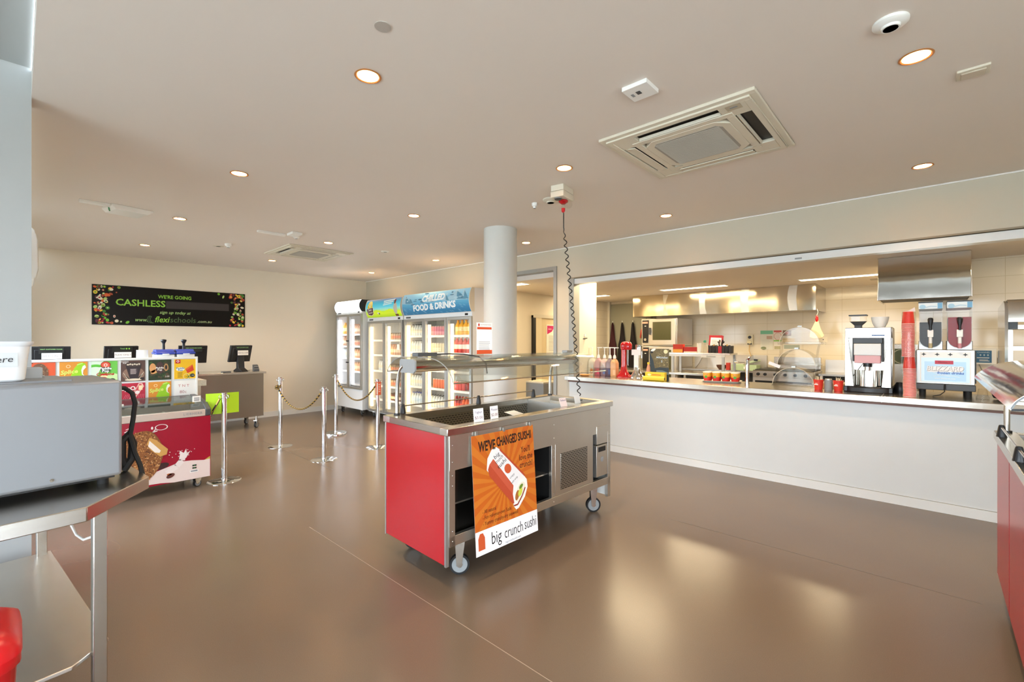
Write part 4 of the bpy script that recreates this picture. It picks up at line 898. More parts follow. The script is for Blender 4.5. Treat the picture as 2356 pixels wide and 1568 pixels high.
# ================================================================== SUSHI CART AND ITS TWIN
def poly_arc(cx, cy, r, a0, a1, n=8): return [(cx + r*math.cos(R(a0 + (a1-a0)*i/n)), cy + r*math.sin(R(a0 + (a1-a0)*i/n))) for i in range(n+1)]
def cart(lab, loc, rz, side):
    """side='steel': the service side (+x) shows; side='red': the customer side (-x) shows"""
    t = thing('food_cart', lab, 'cart', loc, rz); W = .35; L = .88
    # rim with open well
    m = MB(); z0, z1 = .90, .945
    m.box((-W - .015, -L - .01, z0), (-W + .07, L + .01, z1), 'steel'); m.box((W - .06, -L - .01, z0), (W + .015, L + .01, z1), 'steel')
    m.box((-W + .07, -L - .01, z0), (W - .06, -L + .09, z1), 'steel'); m.box((-W + .07, L - .07, z0), (W - .06, L + .01, z1), 'steel')
    m.build('rim', t, .004)
    m = MB(); zb = .74; x0, x1, y0, y1 = -W + .07, W - .06, -L + .09, L - .07
    m.box((x0 - .006, y0, zb), (x0, y1, z0), HWY); m.box((x1, y0, zb), (x1 + .006, y1, z0), HWY); m.box((x0, y0 - .006, zb), (x1, y0, z0), HW); m.box((x0, y1, zb), (x1, y1 + .006, z0), 'white plastic')
    m.box((x0, y0, zb - .006), (x1, y1, zb), 'steel soft'); m.build('well', t)
    m = MB(); m.box((x0, .50, zb), (x1, .506, .93), 'aluminium'); m.box((x0 + .002, .506, zb), (x0 + .008, y1, .935), 'white plastic'); m.build('divider', t)
    # red end panels with aluminium edge strips
    for s_ in (-1, 1):
        nm = MB(); ya, yb = (-L, -L + .018) if s_ < 0 else (L - .018, L)
        nm.box((-W + .012, ya, .13), (W - .024, yb, .90), 'red panel' if s_ < 0 else 'white plastic'); nm.build('end_panel', t, .002)
        for xa, xb in ((-W, -W + .012), (W - .024, W - .008)):
            nm = MB(); nm.box((xa, ya - .003, .125), (xb, yb + .001, .90), 'aluminium'); nm.build('edge_strip', t)
    # customer side red cladding
    nm = MB(); nm.box((-W - .002, -L + .018, .14), (-W + .012, L - .018, .90), 'red panel'); nm.box((-W - .003, -L + .14, .14), (-W - .0021, -L + .145, .90), 'A01820'); nm.box((-W - .003, .3, .14), (-W - .0021, .305, .90), 'A01820'); nm.build('side_panel', t)
    # service side frame
    m = MB()
    m.box((W - .03, -L + .018, .69), (W, L - .018, .90), 'steel soft'); m.box((W - .03, -L + .018, .24), (W, L - .018, .30), 'steel soft')
    m.box((W - .03, -L + .018, .24), (W, -L + .06, .69), 'steel soft'); m.box((W - .03, L - .05, .13), (W, L - .018, .69), 'steel soft')
    m.box((W - .03, .085, .30), (W - .004, .125, .69), 'steel soft'); m.box((W - .03, .60, .30), (W - .01, .625, .69), 'steel soft')
    for q in (-L + .04, .105, L - .034):
        for z_ in (.27, .33, .60, .66, .74, .84): m.cyl((W, q, z_), (W + .003, q, z_), .004, 'chrome', n=8)
    m.build('frame', t, .002)
    m = MB(); m.box((-W + .03, -L + .03, .24), (W - .03, L - .03, .26), 'dark interior'); m.box((-W + .03, -L + .03, .26), (-W + .04, L - .03, .735), 'dark interior'); m.box((-W + .04, .10, .26), (W - .03, .11, .73), 'dark interior')
    m.box((-W + .04, -L + .06, .46), (W - .06, .10, .47), 'steel soft'); m.build('inner_shelf', t)
    m = MB(); m.box((W - .045, -L + .06, .30), (W - .038, -.60, .68), 'clear acrylic'); m.build('sliding_pane', t)
    m = MB(); m.box((W - .02, .128, .30), (W - .004, .598, .69), 'steel soft'); m.box((W - .0045, .19, .335), (W - .001, .535, .61), HX); m.build('grille_panel', t, .002)
    m = MB(); m.box((W - .03, .66, .60), (W + .004, .82, .75), 'steel soft'); m.box((W - .03, .66, .33), (W + .002, .82, .59), 'steel soft'); m.box((W + .001, .685, .535), (W + .005, .79, .575), 'black'); m.cyl((W + .002, .74, .47), (W + .005, .74, .47), .022, 'grey plastic'); m.box((W - .035, .625, .30), (W - .03, .66, .69), '1E2A3A'); m.build('control_panel', t, .003)
    m = MB(); m.cyl((W - .07, L, .855), (W - .07, L + .05, .855), .008, 'black plastic', n=10); m.cyl((W - .07, L + .045, .825), (W - .07, L + .045, .885), .012, 'black plastic', n=10); m.build('end_handle', t)
    for y in (-L + .17, L - .13):
        for x in (W - .095, -W + .09): caster(t, x, y, .0625, 'wheel grey', .03, top=.245, rot=-.65)
    # sneeze guard: steel gantry on two bent posts with curved glass to both sides
    for y in (-L + .07, L - .02):
        m = MB(); m.tube([(-W + .035, y, .94), (-W + .035, y, 1.08), (-W + .045, y, 1.17), (-W + .065, y, 1.235), (-W + .085, y, 1.265), (-W + .115, y, 1.288)], .0135, 'steel', n=14); m.cyl((-W + .035, y, .945), (-W + .035, y, .955), .022, 'black plastic'); m.build('post', t)
    m = MB(); ya, yb = -L + .07, L + .10
    m.prism([(-.26, 1.262), (-.24, 1.25), (-.12, 1.25), (-.10, 1.262), (-.09, 1.30), (-.10, 1.33), (-.25, 1.33), (-.265, 1.30)], 1, ya, yb, 'steel mirror'); m.build('gantry', t, .004)
    for y_, s_ in ((ya, -1), (yb, 1)):
        m = MB(); m.prism([(-.27, 1.255), (-.255, 1.243), (-.105, 1.243), (-.083, 1.262), (-.083, 1.325), (-.10, 1.337), (-.255, 1.337), (-.27, 1.325)], 1, y_ - .006, y_ + .006, 'grey plastic'); m.build('end_plate', t)
    front = [(-.10, 1.348), (.02, 1.346), (.10, 1.335), (.17, 1.312), (.225, 1.278), (.262, 1.238), (.28, 1.20)]
    back = [(-.15, 1.348), (-.26, 1.345), (-.34, 1.328), (-.39, 1.30), (-.425, 1.27), (-.44, 1.243)]
    def smooth(p, k=4):
        o = []
        for i in range(len(p) - 1):
            a0, a1, a2, a3 = p[max(i-1, 0)], p[i], p[i+1], p[min(i+2, len(p)-1)]
            for j in range(k):
                u = j / k; o.append(tuple(.5*(2*a1[c] + (a2[c]-a0[c])*u + (2*a0[c]-5*a1[c]+4*a2[c]-a3[c])*u*u + (-a0[c]+3*a1[c]-3*a2[c]+a3[c])*u**3) for c in (0, 1)))
        return o + [p[-1]]
    front = smooth(front); back = smooth(back)
    gl = GD if side == 'steel' else GM
    if side == 'steel':
        MB().strip(front, 1, -L + .10, L + .03, .006, gl).build('curved_glass', t); MB().strip(back[::-1], 1, -L + .07, L + .03, .006, gl).build('curved_glass', t)
    else:
        MB().strip(back[::-1], 1, -L + .07, L - .01, .006, 'steel mirror').build('curved_glass', t); MB().strip(front, 1, -L + .10, L - .01, .006, GD).build('curved_glass', t)
    m = MB(); m.tube([(.28, -L + .10, 1.198), (.28, L + .03, 1.198)], .0045, 'steel', n=8); m.build('edge_rod', t)
    m = MB(); m.tube([(x, -L + .10, z + .003) for x, z in front], .003, 'grey plastic', n=6); m.tube([(x, -L + .07, z + .003) for x, z in back], .003, 'grey plastic', n=6); m.tube([(-.44, -L + .07, 1.243), (-.27, -L + .07, 1.255)], .004, 'dark grey plastic', n=6); m.build('edge_trim', t)
    # thin rail on little black feet along the back rim
    m = MB(); m.tube([(-W + .0, -L + .12, .995), (-W + .0, L - .2, .995)], .005, 'steel', n=8); m.build('rail', t)
    for y in (-L + .14, -.02, L - .22):
        MB().lathe([(.022, .945), (.020, .955), (.013, 1.0), (.010, 1.008), (0, 1.01)], 'black plastic', c=(-W + .0, y, 0), n=14).build('rail_foot', t)
    return t
CA = cart('stainless food cart with red end, curved glass guard and sushi poster on castors', (-2.42, 2.60, 0), R(-1.8), 'steel')
CB = cart('red sided food cart with mirror finish curved guard at the right edge', (.62, 2.93, 0), 0, 'red')
cm = Matrix.Translation((-2.42, 2.60, 0)) @ Matrix.Rotation(R(-1.8), 4, 'Z')
def cw(x, y, z): return cm @ Vector((x, y, z))
# lamp leads on the gantry of the steel cart
m = MB(); m.box((-.05, -.10, 0), (.02, .06, .025), 'dark grey plastic'); m.tube([(0, .06, .012), (.03, .16, .014), (.10, .24, .010), (.19, .30, -.006), (.265, .30, -.05), (.30, .28, -.12)], .005, 'black', n=8)
o = tag(m.build('power_lead', loc=cw(-.15, -.66, 1.354), bevel=.003), 'black power block and lead lying over the left end of the cart guard', 'cable'); o.rotation_euler = (0, 0, R(-1.8))
m = MB(); m.box((-.03, -.09, 0), (.02, .09, .022), 'grey plastic'); o = tag(m.build('power_lead', loc=cw(-.10, .86, 1.354), bevel=.003), 'grey plug block on top of the right end of the cart guard', 'plug'); o.rotation_euler = (0, 0, R(20))
# poster on the cart
t = thing('sushi_poster', 'orange sushi poster hanging on the front of the steel cart', 'poster', cw(.358, -.425, .149), R(-1.8))
m = MB(); PW, PH = .565, .725; nx = 10
def px_(u): return .004
for i in range(nx):
    u0, u1 = i/nx, (i+1)/nx
    m.add([(px_(u0) + .05, (u0 - .5)*PW, 0), (px_(u1) + .05, (u1 - .5)*PW, 0), (px_(u1), (u1 - .5)*PW, PH), (px_(u0), (u0 - .5)*PW, PH)], [(0, 1, 2, 3)], 'C45F14')
    m.add([(px_(u0) + .0485, (u0 - .5)*PW, 0), (px_(u1) + .0485, (u1 - .5)*PW, 0), (px_(u1) - .0015, (u1 - .5)*PW, PH), (px_(u0) - .0015, (u0 - .5)*PW, PH)], [(3, 2, 1, 0)], 'paper')
a = Art(m, (0, -PW/2, 0), (0, 1, 0), (0, 0, 1)); a.P = lambda x, y, l: Vector((px_(x/PW) + .05*(1 - y/PH) + .0006*l, x - PW/2, y))
cx_, cy_ = .28, .40
for i in range(24):
    a0, a1 = i*2*PI/24, (i + .5)*2*PI/24
    def hit(t_):
        dx, dy = math.cos(t_), math.sin(t_); ks = []
        if dx > 1e-6: ks.append((PW - cx_)/dx)
        if dx < -1e-6: ks.append(-cx_/dx)
        if dy > 1e-6: ks.append((PH - cy_)/dy)
        if dy < -1e-6: ks.append((.145 - cy_)/dy)
        k_ = min(ks); return (cx_ + dx*k_, cy_ + dy*k_)
    for j_ in range(3):
        b0 = a0 + (a1-a0)*j_/3; b1 = a0 + (a1-a0)*(j_+1)/3; a.pl([(cx_, cy_), hit(b0), hit(b1)], 'CC721F', 1)
a.rect(0, 0, PW, .145, 'F0EFEE', 1.5)
a.txt("WE'VE", .127, .648, .085, '2A1812', 3, bold=.03, w=.145, ang=-.02); a.txt('CHANGED', .305, .658, .082, '2A1812', 3, bold=.03, w=.19, ang=.02); a.txt('SUSHI', .475, .662, .075, '2A1812', 3, bold=.03, w=.13, ang=.02)
for i, (s_, w_) in enumerate((("You'll", .09), ('love the', .13), ('crunch!', .125))): a.txt(s_, .478, .572 - .05*i, .056, '4A1F14', 3, bold=.005, w=w_)
for i, (s_, w_) in enumerate((('- All natural', .115), ('- Fun roll-your-own Sushi', .25), ('- Yummy crunchy-dry seaweed', .31))): a.txt(s_, .065 + w_/2, .252 - .036*i, .034, '5A2A12', 3, w=w_)
a.txt('big', .172, .072, .11, '1A1A1A', 3, w=.085, bold=-.004); a.txt('crunch', .33, .072, .10, '1A1A1A', 3, w=.17, bold=-.004); a.txt('sushi', .49, .075, .10, '1A1A1A', 3, w=.115, bold=-.004); a.txt('bigcrunchsushi.com', .32, .016, .02, 'pencil', 3, w=.14)
# plain brown blob beside the lettering stands in for the mascot
a.pl([(.02, .03), (.075, .03), (.075, .10), (.06, .13), (.035, .13), (.02, .10)], 'C8552A', 3)
# the wrapped roll
a.pl([(.115, .50), (.125, .57), (.165, .62), (.205, .63), (.25, .60), (.44, .41), (.475, .37), (.48, .32), (.45, .26), (.385, .20), (.36, .195), (.34, .22), (.335, .25)], 'EFE9E2', 3)
a.pl([(.125, .50), (.14, .53), (.335, .30), (.345, .24), (.33, .24), (.135, .46)], 'B8482A', 3.5); a.pl([(.14, .53), (.175, .56), (.345, .355), (.335, .30)], 'C4563A', 3.4)
a.pl([(.17, .565), (.215, .62), (.425, .41), (.36, .345)], 'E9E6E4', 3.8); a.line([(.235, .61), (.455, .40)], .012, 'B8482A', 4)
a.txt('big', .205, .575, .04, '2A2A2A', 4.5, ang=.5, w=.05); a.txt('crunch', .225, .548, .034, '2A2A2A', 4.5, ang=.5, w=.075); a.txt('sushi', .248, .518, .042, '2A2A2A', 4.5, ang=.5, w=.085)
a.ell(.30, .475, .034, .03, 'C8552A', 4.4, 12, -.8); a.txt('crispy', .335, .42, .022, '4A4A4A', 4.5, ang=.5, w=.05); a.txt('sushi wrap', .355, .39, .02, '4A4A4A', 4.5, ang=.5, w=.07)
a.ell(.408, .308, .050, .082, 'F2EDE4', 4.6, 20, -.55); a.ell(.408, .300, .040, .068, 'E8E0C8', 5, 20, -.55); a.ell(.375, .285, .018, .034, 'A8682E', 5.5, 12, -.4); a.ell(.405, .30, .018, .03, 'C8D04A', 5.8, 12, -.5); a.ell(.415, .335, .012, .022, '6A8A2A', 6, 10, -1); a.line([(.34, .225), (.375, .225), (.42, .27), (.455, .32)], .010, '8A2A1C', 5.2)
m.build('printed_sheet', t)
for y, z in ((-.24, .735), (.0, .725), (.255, .728)): MB().box((-.002, y - .008, z - .008), (.008, y + .008, z + .018), 'aluminium').build('clip', t)
# price cards on the cart
def card(x, y, w_, h_, tilt, rz, lab, txts, m_='paper', z=.945):
    b = MB(); b.X = Matrix.Translation((0, 0, 0)) @ Matrix.Rotation(R(tilt), 4, 'Y'); b.box((-.001, -w_/2, 0), (.001, w_/2, h_), m_)
    a = Art(b, (.0015, -w_/2, 0), (0, 1, 0), (0, 0, 1))
    for i, (s_, sz) in enumerate(txts): a.txt(s_, w_/2, h_*(.72 - .4*i), sz, '5A4A7A' if i == 0 else '7A4A5A', 1, w=w_*.8 if s_ else None)
    b.X = None; b.box((-.012, -w_/2, 0), (.012, w_/2, .004), 'clear acrylic')
    o = tag(b.build('price_card', loc=cw(x, y, z)), lab, 'price card'); o.rotation_euler = (0, 0, R(rz - 1.8)); return o
card(.315, -.60, .075, .085, -8, -8, 'white price card for yoghurt on the cart rim, left one', (('Yoghurt', .024), ('$3.00', .026)))
card(.30, -.45, .07, .085, -6, 0, 'white price card for mousse on the cart rim, right of the yoghurt card', (('Mousse', .024), ('$2.00', .026)))
card(.29, -.21, .11, .085, -80, 6, 'white price card lying flat on the cart rim', (('', .02),))
card(.28, .32, .075, .07, -20, -5, 'pinkish price card farther right on the cart rim', (('Salad', .02), ('', .02)), 'EBD8D4')
card(.25, .54, .075, .07, -12, 0, 'translucent grey price card at the far end of the cart', (('', .02), ('', .02)), 'D8DADB')
# sign holder with printed sheet on the guard
t = thing('sign_holder', 'upright acrylic sign with orange bands standing on the cart guard', 'sign', cw(-.14, -.145, 1.354), R(-8))
b = MB(); b.box((-.03, -.075, 0), (.03, .075, .004), 'clear acrylic'); b.box((-.004, -.075, .004), (-.001, .075, .25), 'clear acrylic'); b.build('stand', t)
b = MB(); b.box((-.001, -.073, .006), (.001, .073, .248), 'F1F1EF'); a = Art(b, (.0015, -.073, .006), (0, 1, 0), (0, 0, 1)); a.rect(0, 0, .146, .03, 'D2542A', 1); a.rect(.004, .19, .142, .208, 'D2542A', 1); a.ell(.02, .225, .008, .011, 'C23A2A', 1); a.txt('AUTOMATION', .085, .225, .015, 'grey plastic', 1); a.bars(.02, .13, .095, 3, .012, .003, 'pencil', 1, .6); a.bars(.02, .13, .055, 3, .011, .003, 'pencil', 1, .2)
b.build('printed_sheet', t)

# plug box on the ceiling with coiled cord
t = thing('ceiling_plug_box', 'beige twin outlet box on the ceiling with red plug, over the steel cart', 'outlet box', (-2.385, 3.23, ZC), R(10))
MB().box((-.06, -.10, -.05), (.06, .10, 0), 'cream plastic').build('back_box', t, .004); MB().box((-.062, -.102, -.105), (.062, .102, -.053), 'cream plastic').build('outlet_cover', t, .004)
m = MB(); m.lathe([(.03, -.105), (.03, -.118), (.022, -.12), (.0, -.112)], 'dark grey plastic', c=(-.01, -.06, 0)); m.lathe([(.034, -.105), (.034, -.112), (.03, -.112)], 'grey plastic', c=(-.01, -.06, 0), caps=False); m.build('outlet', t)
m = MB(); m.lathe([(.034, -.105), (.042, -.112), (.042, -.122), (.022, -.135), (.018, -.14)], 'glossy red', c=(0, .02, 0)); m.lathe([(.015, -.14), (.018, -.175)], 'clear acrylic', c=(0, .02, 0)); m.lathe([(.017, -.175), (.017, -.20), (.008, -.212)], 'glossy red', c=(0, .02, 0)); m.build('plug', t)
m = MB(); m.lathe([(.035, 0), (.035, .006), (0, .008)], 'clear acrylic'); o = m.build('outlet_lid', t); o.location = (.03, .06, -.14); o.rotation_euler = (R(80), 0, R(30))
b = MB(); p0 = Vector((-2.385, 3.25, ZC - .215)); p1 = Vector((-2.32, 3.40, .93)); pts = [p0, p0 - Vector((0, 0, .13))]; n_ = 520; q0 = pts[-1]
for i in range(n_ + 1):
    u = i / n_; k_ = min(1, u*12) ; a_ = u * 2*PI * 25; c_ = q0.lerp(p1, u); sg = math.sin(u * PI) * .012
    pts.append(c_ + Vector((.013*k_*math.cos(a_) + sg, .013*k_*math.sin(a_), 0)))
b.tube(pts, .0045, 'black', n=6); tag(b.build('coiled_cord'), 'long black coiled cord hanging from the ceiling plug down to the steel cart', 'cable')

# ================================================================== FOREGROUND LEFT: STEEL TABLE
TB = Vector((-2.10, .158, 0)); TR = R(5.4); tm = Matrix.Translation(TB) @ Matrix.Rotation(TR, 4, 'Z')
def tw(x, y, z): return tm @ Vector((x, y, z))
t = thing('steel_table', 'stainless steel table with clipped corner and lower shelf at the left edge', 'table', TB, TR)
MB().prism([(0, -.75), (0, 0), (-.266, .236), (-1.42, .236), (-1.42, -.75)], 2, .85, .90, 'steel').build('table_top', t, .003)
MB().prism([(-.10, -.70), (-.10, -.02), (-.20, .095), (-1.40, .095), (-1.40, -.70)], 2, .315, .33, 'steel soft').build('shelf', t, .003)
for x, y in ((-.13, .055), (-1.37, .055), (-.13, -.68), (-1.37, -.68)): MB().box((x - .02, y - .02, 0), (x + .02, y + .02, .85), 'steel').build('leg', t, .003)
t = thing('countertop_oven', 'large pale grey boxy appliance on the steel table, blank side facing', 'appliance', tw(-.253, .148, .90), TR)
m = MB(); m.box((-.46, -.62, .03), (0, 0, .405), 'pale grey paint'); m.build('casing', t, .012)
m = MB(); m.box((-.42, -.58, .403), (-.10, -.13, .412), 'pale grey paint'); 
for i in range(9): m.box((-.40 + .0, -.36 + i*.022, .412), (-.36, -.348 + i*.022, .416), 'fridge white')
m.build('top_vent', t, .004)
m = MB(); m.box((-.44, -.60, .022), (-.02, -.02, .03), 'black'); m.build('shaded_underside', t)  # black slab paints in the shade of the gap below the casing
for x in (-.05, -.41):
    for y in (-.05, -.57): MB().cyl((x, y, 0), (x, y, .024), .018, 'black rubber').build('foot', t)
m = MB(); m.cyl((0, -.20, .055), (.003, -.20, .055), .006, 'chrome', n=12); m.build('screw', t)
b = MB(); b.box((-.03, -.045, 0), (.03, .035, .048), 'B4BABD'); o = tag(b.build('small_grey_box', loc=(-2.67, .03, 1.306), bevel=.004), 'small grey box on the appliance behind the plastic tub', 'box'); o.rotation_euler = (0, 0, TR)
t = thing('plastic_tub', 'translucent white plastic tub with handwritten label on the grey appliance', 'tub', tw(-.42, -.212, 1.313), TR)
def rrect(hx, hy, r, n=5): 
    o_ = []
    for cx, cy, a0 in ((hx - r, hy - r, 0), (-hx + r, hy - r, 90), (-hx + r, -hy + r, 180), (hx - r, -hy + r, 270)): o_ += [(cx + r*math.cos(R(a0 + 90*i/n)), cy + r*math.sin(R(a0 + 90*i/n))) for i in range(n+1)]
    return o_
def loft(m, secs, mt, close_bot=True, close_top=False):
    n = len(secs[0][0]); vs_ = [(x, y, z) for s_, z in secs for x, y in s_]
    fs = [(k_*n + i, k_*n + (i+1) % n, (k_+1)*n + (i+1) % n, (k_+1)*n + i) for k_ in range(len(secs)-1) for i in range(n)]
    if close_bot: fs.append(tuple(range(n-1, -1, -1)))
    if close_top: fs.append(tuple(range((len(secs)-1)*n, len(secs)*n)))
    return m.add(vs_, fs, mt)
tub = mat('milky plastic', 'E8ECEF', .35)
m = MB(); loft(m, [(rrect(.062, .10, .03), 0), (rrect(.068, .108, .034), .006), (rrect(.075, .118, .036), .125), (rrect(.083, .128, .04), .135), (rrect(.085, .13, .04), .145), (rrect(.078, .122, .038), .145), (rrect(.068, .106, .03), .02), (rrect(.01, .01, .005), .012)], tub); m.build('tub_body', t)
m = MB(); m.box((.0735, -.10, .055), (.0755, .085, .105), 'CFD3D4'); a = Art(m, (.0765, -.10, .055), (0, 1, 0), (0, 0, 1)); a.txt('cutlers here', .095, .022, .032, 'ink', 1, shear=.2, ang=.06); m.build('label', t)
b = MB(); b.tube([(-2.55, .26, 1.262), (-2.55, .31, 1.258), (-2.55, .335, 1.235), (-2.55, .345, 1.19), (-2.55, .338, 1.12), (-2.55, .328, 1.05), (-2.52, .34, .98), (-2.5, .355, .93), (-2.48, .36, .89)], .009, 'black rubber', n=8)
b.tube([(-2.55, .305, .905), (-2.56, .335, .95), (-2.57, .34, 1.01), (-2.56, .325, 1.06), (-2.55, .30, 1.03), (-2.55, .30, .96), (-2.56, .315, .915)], .016, 'black rubber', n=8)
tag(b.build('cable'), 'thick black power cord looping behind the grey appliance', 'cable')
b = MB(); b.tube([tw(-.60, .03, .85), tw(-.585, .04, .74), tw(-.55, .045, .69), tw(-.48, .05, .665), tw(-.38, .055, .67), tw(-.28, .06, .705), tw(-.22, .08, .75), tw(-.19, .09, .85)], .005, 'white plastic', n=8); tag(b.build('cable'), 'white cable sagging under the steel table top', 'cable')
t = thing('red_bin', 'rounded red plastic bin at the bottom left corner of the view', 'bin', (-1.885, -.172, 0)); t.scale = (1, 1, .91)
m = MB(); loft(m, [(rrect(.12, .14, .05), 0), (rrect(.14, .17, .06), .66), (rrect(.148, .178, .06), .67), (rrect(.148, .178, .06), .70)], 'red plastic'); m.build('bin_body', t, angle=50)
m = MB(); loft(m, [(rrect(.15, .18, .06), .70), (rrect(.145, .175, .06), .735), (rrect(.12, .15, .06), .76), (rrect(.06, .09, .04), .77)], 'red plastic', True, True); m.build('lid', t, angle=60)
b = MB(); b.box((-.03, -.02, 0), (.03, .02, .02), 'B08A60'); b.tube([(.02, 0, .02), (.05, .01, .03), (.07, .03, .004)], .004, 'red plastic'); tag(b.build('bulldog_clip', loc=(-3.25, .24, 0)), 'small clip with red wire lying on the floor beyond the steel table', 'clip')

# ================================================================== SERVERY BENCH
CT = .96
t = thing('servery_bench', 'long polished steel servery bench top in the wall opening', 'bench', (0, YB, 0))
m = MB(); m.box((SX0 + .01, -.05, .905), (2.19, .76, CT), 'steel'); m.box((SX0 - .05, -.05, .905), (SX0 + .01, -.003, CT), 'steel'); m.build('bench_top', t, .004)
m = MB()
for x in (-1.62, -.345): m.box((x - .002, -.052, .905), (x + .002, .76, CT + .001), 'aluminium')
m.build('seam', t)
m = MB(); m.box((SX0 + .01, -.045, .885), (2.19, -.002, .905), '6A4A3E'); m.build('shaded_underside', t)  # brown strip stands for the shadow below the bench edge
MB().box((SX0 + .01, .72, 0), (2.19, .74, .905), 'steel soft').build('back_panel', t)
for x in (-3.5, -1.2, 1.6): MB().box((x - .02, .68, 0), (x + .02, .72, .905), 'steel soft').build('leg', t)
def th(name, lab, cat, x, y, rz=0, z=CT, group=None): return thing(name, lab, cat, (x, y, z), rz, group)
# syrup bottles
for i, (x, y, c_, lc, nm) in enumerate(((-3.68, 5.72, 'E9E2C6', 'D8843A', 'cream coloured'), (-3.56, 5.70, 'A8606A', 'C83A5A', 'pink'), (-3.46, 5.70, '8A7078', '5A6A9A', 'mauve'), (-3.36, 5.68, '5A4A5C', '3A4A7A', 'dark purple'), (-3.275, 5.66, 'D8A878', 'E8B890', 'caramel coloured'))):
    t = th('syrup_bottle', 'white pump syrup bottle with ' + nm + ' syrup at the left end of the servery bench', 'bottle', x, y, 0, CT, 'pump syrup bottles')
    m = MB(); sm = mat('syrup ' + c_, c_, .2); loft(m, [(rrect(.04, .045, .015), 0), (rrect(.045, .05, .018), .01), (rrect(.045, .05, .018), .12)], sm); loft(m, [(rrect(.045, .05, .018), .12), (rrect(.045, .05, .018), .19), (rrect(.035, .04, .016), .225), (rrect(.016, .016, .008), .25), (rrect(.016, .016, .008), .262)], mat('cloudy ' + c_, c_ if i else 'F0ECDC', .3) if i in (0, 4) else mat('cloudy2 ' + c_, {1: 'D89A9E', 2: 'C8B0A8', 3: '8A7A80'}[i], .3), False, True)
    m.box((.0, -.0515, .03), (.04, -.05, .10), lc); m.build('bottle_body', t, angle=50)
    m = MB(); m.lathe([(.022, .255), (.022, .275), (.016, .30), (.007, .305), (.007, .395), (.013, .40), (.013, .41), (0, .412)], 'white plastic', n=14); m.box((-.055, -.007, .40), (.01, .007, .412), 'white plastic') if i == 0 else m.box((-.02, -.007, .40), (.06, .007, .412), 'white plastic'); m.build('pump', t)
b = MB(); b.lathe([(.0, 0), (.05, .003), (.075, .018), (.07, .022), (0, .012)], 'C88A4A', n=20); o = tag(b.build('wooden_dish', loc=(-3.66, 5.50, CT)), 'small orange brown dish in front of the syrup bottles', 'dish')
# milkshake mixers
def mixer(x, y, bm, lab, flip):
    t = th('milkshake_mixer', lab, 'mixer', x, y)
    m = MB(); loft(m, [(rrect(.10, .075, .06, 8), 0), (rrect(.10, .075, .06, 8), .015), (rrect(.07, .055, .045, 8), .05), (rrect(.045, .04, .035, 8), .10), (rrect(.036, .034, .03, 8), .17), (rrect(.034, .032, .028, 8), .40 if bm != 'chrome' else .36)], bm, True, True); m.build('base', t, angle=60)
    if bm == 'glossy red':
        m = MB(); m.X = Matrix.Translation((.035, -.0, .385)); loft(m, [(rrect(.07, .045, .04, 8), -.005), (rrect(.078, .052, .045, 8), .02), (rrect(.078, .052, .045, 8), .07), (rrect(.06, .042, .04, 8), .10), (rrect(.02, .015, .012, 8), .108)], bm, True, True); m.build('motor_head', t, angle=60)
        MB().cyl((.06, 0, .385), (.06, 0, .17), .005, 'chrome').build('spindle', t); MB().lathe([(.012, .165), (.014, .172), (0, .176)], 'chrome', c=(.06, 0, 0)).build('agitator', t)
    else:
        MB().box((-.034, -.034, .10), (.034, -.030, .35), 'white plastic').build('front_plate', t)
        m = MB(); m.lathe([(.045, .36), (.05, .365), (.05, .44), (.048, .45), (0, .455)], 'chrome', c=(.03, 0, 0), n=28); m.build('motor_head', t); MB().cyl((.065, 0, .365), (.065, 0, .27), .009, 'chrome').build('spindle', t)
        m = MB(); m.box((-.06, -.05, .31), (.075, -.045, .385), 'EDE4E2'); m.build('paper_note', t)
    return t
mixer(-3.13, 5.66, 'glossy red', 'glossy red milkshake mixer with swan neck on the servery bench', 0)
mixer(-2.95, 5.70, 'chrome', 'chrome milkshake mixer with a paper note taped on, beside the red one', 1)
# display stand with yellow box
t = th('display_card', 'brown and navy milkshake display card standing behind a yellow box', 'display card', -2.58, 5.56, R(6))
m = MB(); m.prism([(-.10, 0), (.13, 0), (.13, .40), (-.06, .40), (-.115, .40), (-.12, .34)], 1, -.004, .004, '6A5E3C')
a = Art(m, (0, -.0045, 0), (1, 0, 0), (0, 0, 1)); a.pl([(-.10, 0), (.128, 0), (.128, .16), (.02, .165), (-.05, .15), (-.07, .25), (-.118, .36), (-.118, .30)], '26343C', 1); a.pl([(-.03, .125), (.05, .125), (.128, .10), (.128, .07), (.05, .09), (-.03, .09)], '7A8C8A', 1.5)
r_ = random.Random(6)
for i in range(160):
    x = r_.uniform(-.05, .12); y = r_.uniform(.17, .39); q = r_.uniform(0, 3); a.line([(x, y), (min(x + .02*math.cos(q), .127), y + .012*math.sin(q))], .003, r_.choice(['A89862', '8A7A4A', '4A4028', 'C0B07A']), 1.2)
a.ell(.09, .365, .026, .026, 'E8E0B0', 2); a.txt('Milkshakes', .04, .29, .034, 'C8D8E0', 3, shear=.3, bold=.02); a.txt('$', .04, .24, .04, 'C8D8E0', 3); a.ell(-.07, .385, .035, .016, 'F0F0EC', 2, 14, .5); a.ell(-.09, .355, .018, .014, '101418', 2.4, 12)
m.build('printed_card', t)
t = th('yellow_box', 'yellow cardboard box with rolled front lying on the servery bench', 'box', -2.57, 5.44, R(6))
m = MB(); m.box((-.13, -.01, 0), (.12, .07, .105), 'E6C62A'); a = Art(m, (-.13, -.0105, 0), (1, 0, 0), (0, 0, 1)); a.ell(.055, .075, .022, .015, 'F4E8B0', 1); a.bars(.09, .21, .08, 1, .01, .010, 'C8622A', 1, .1); m.build('carton', t, .004)
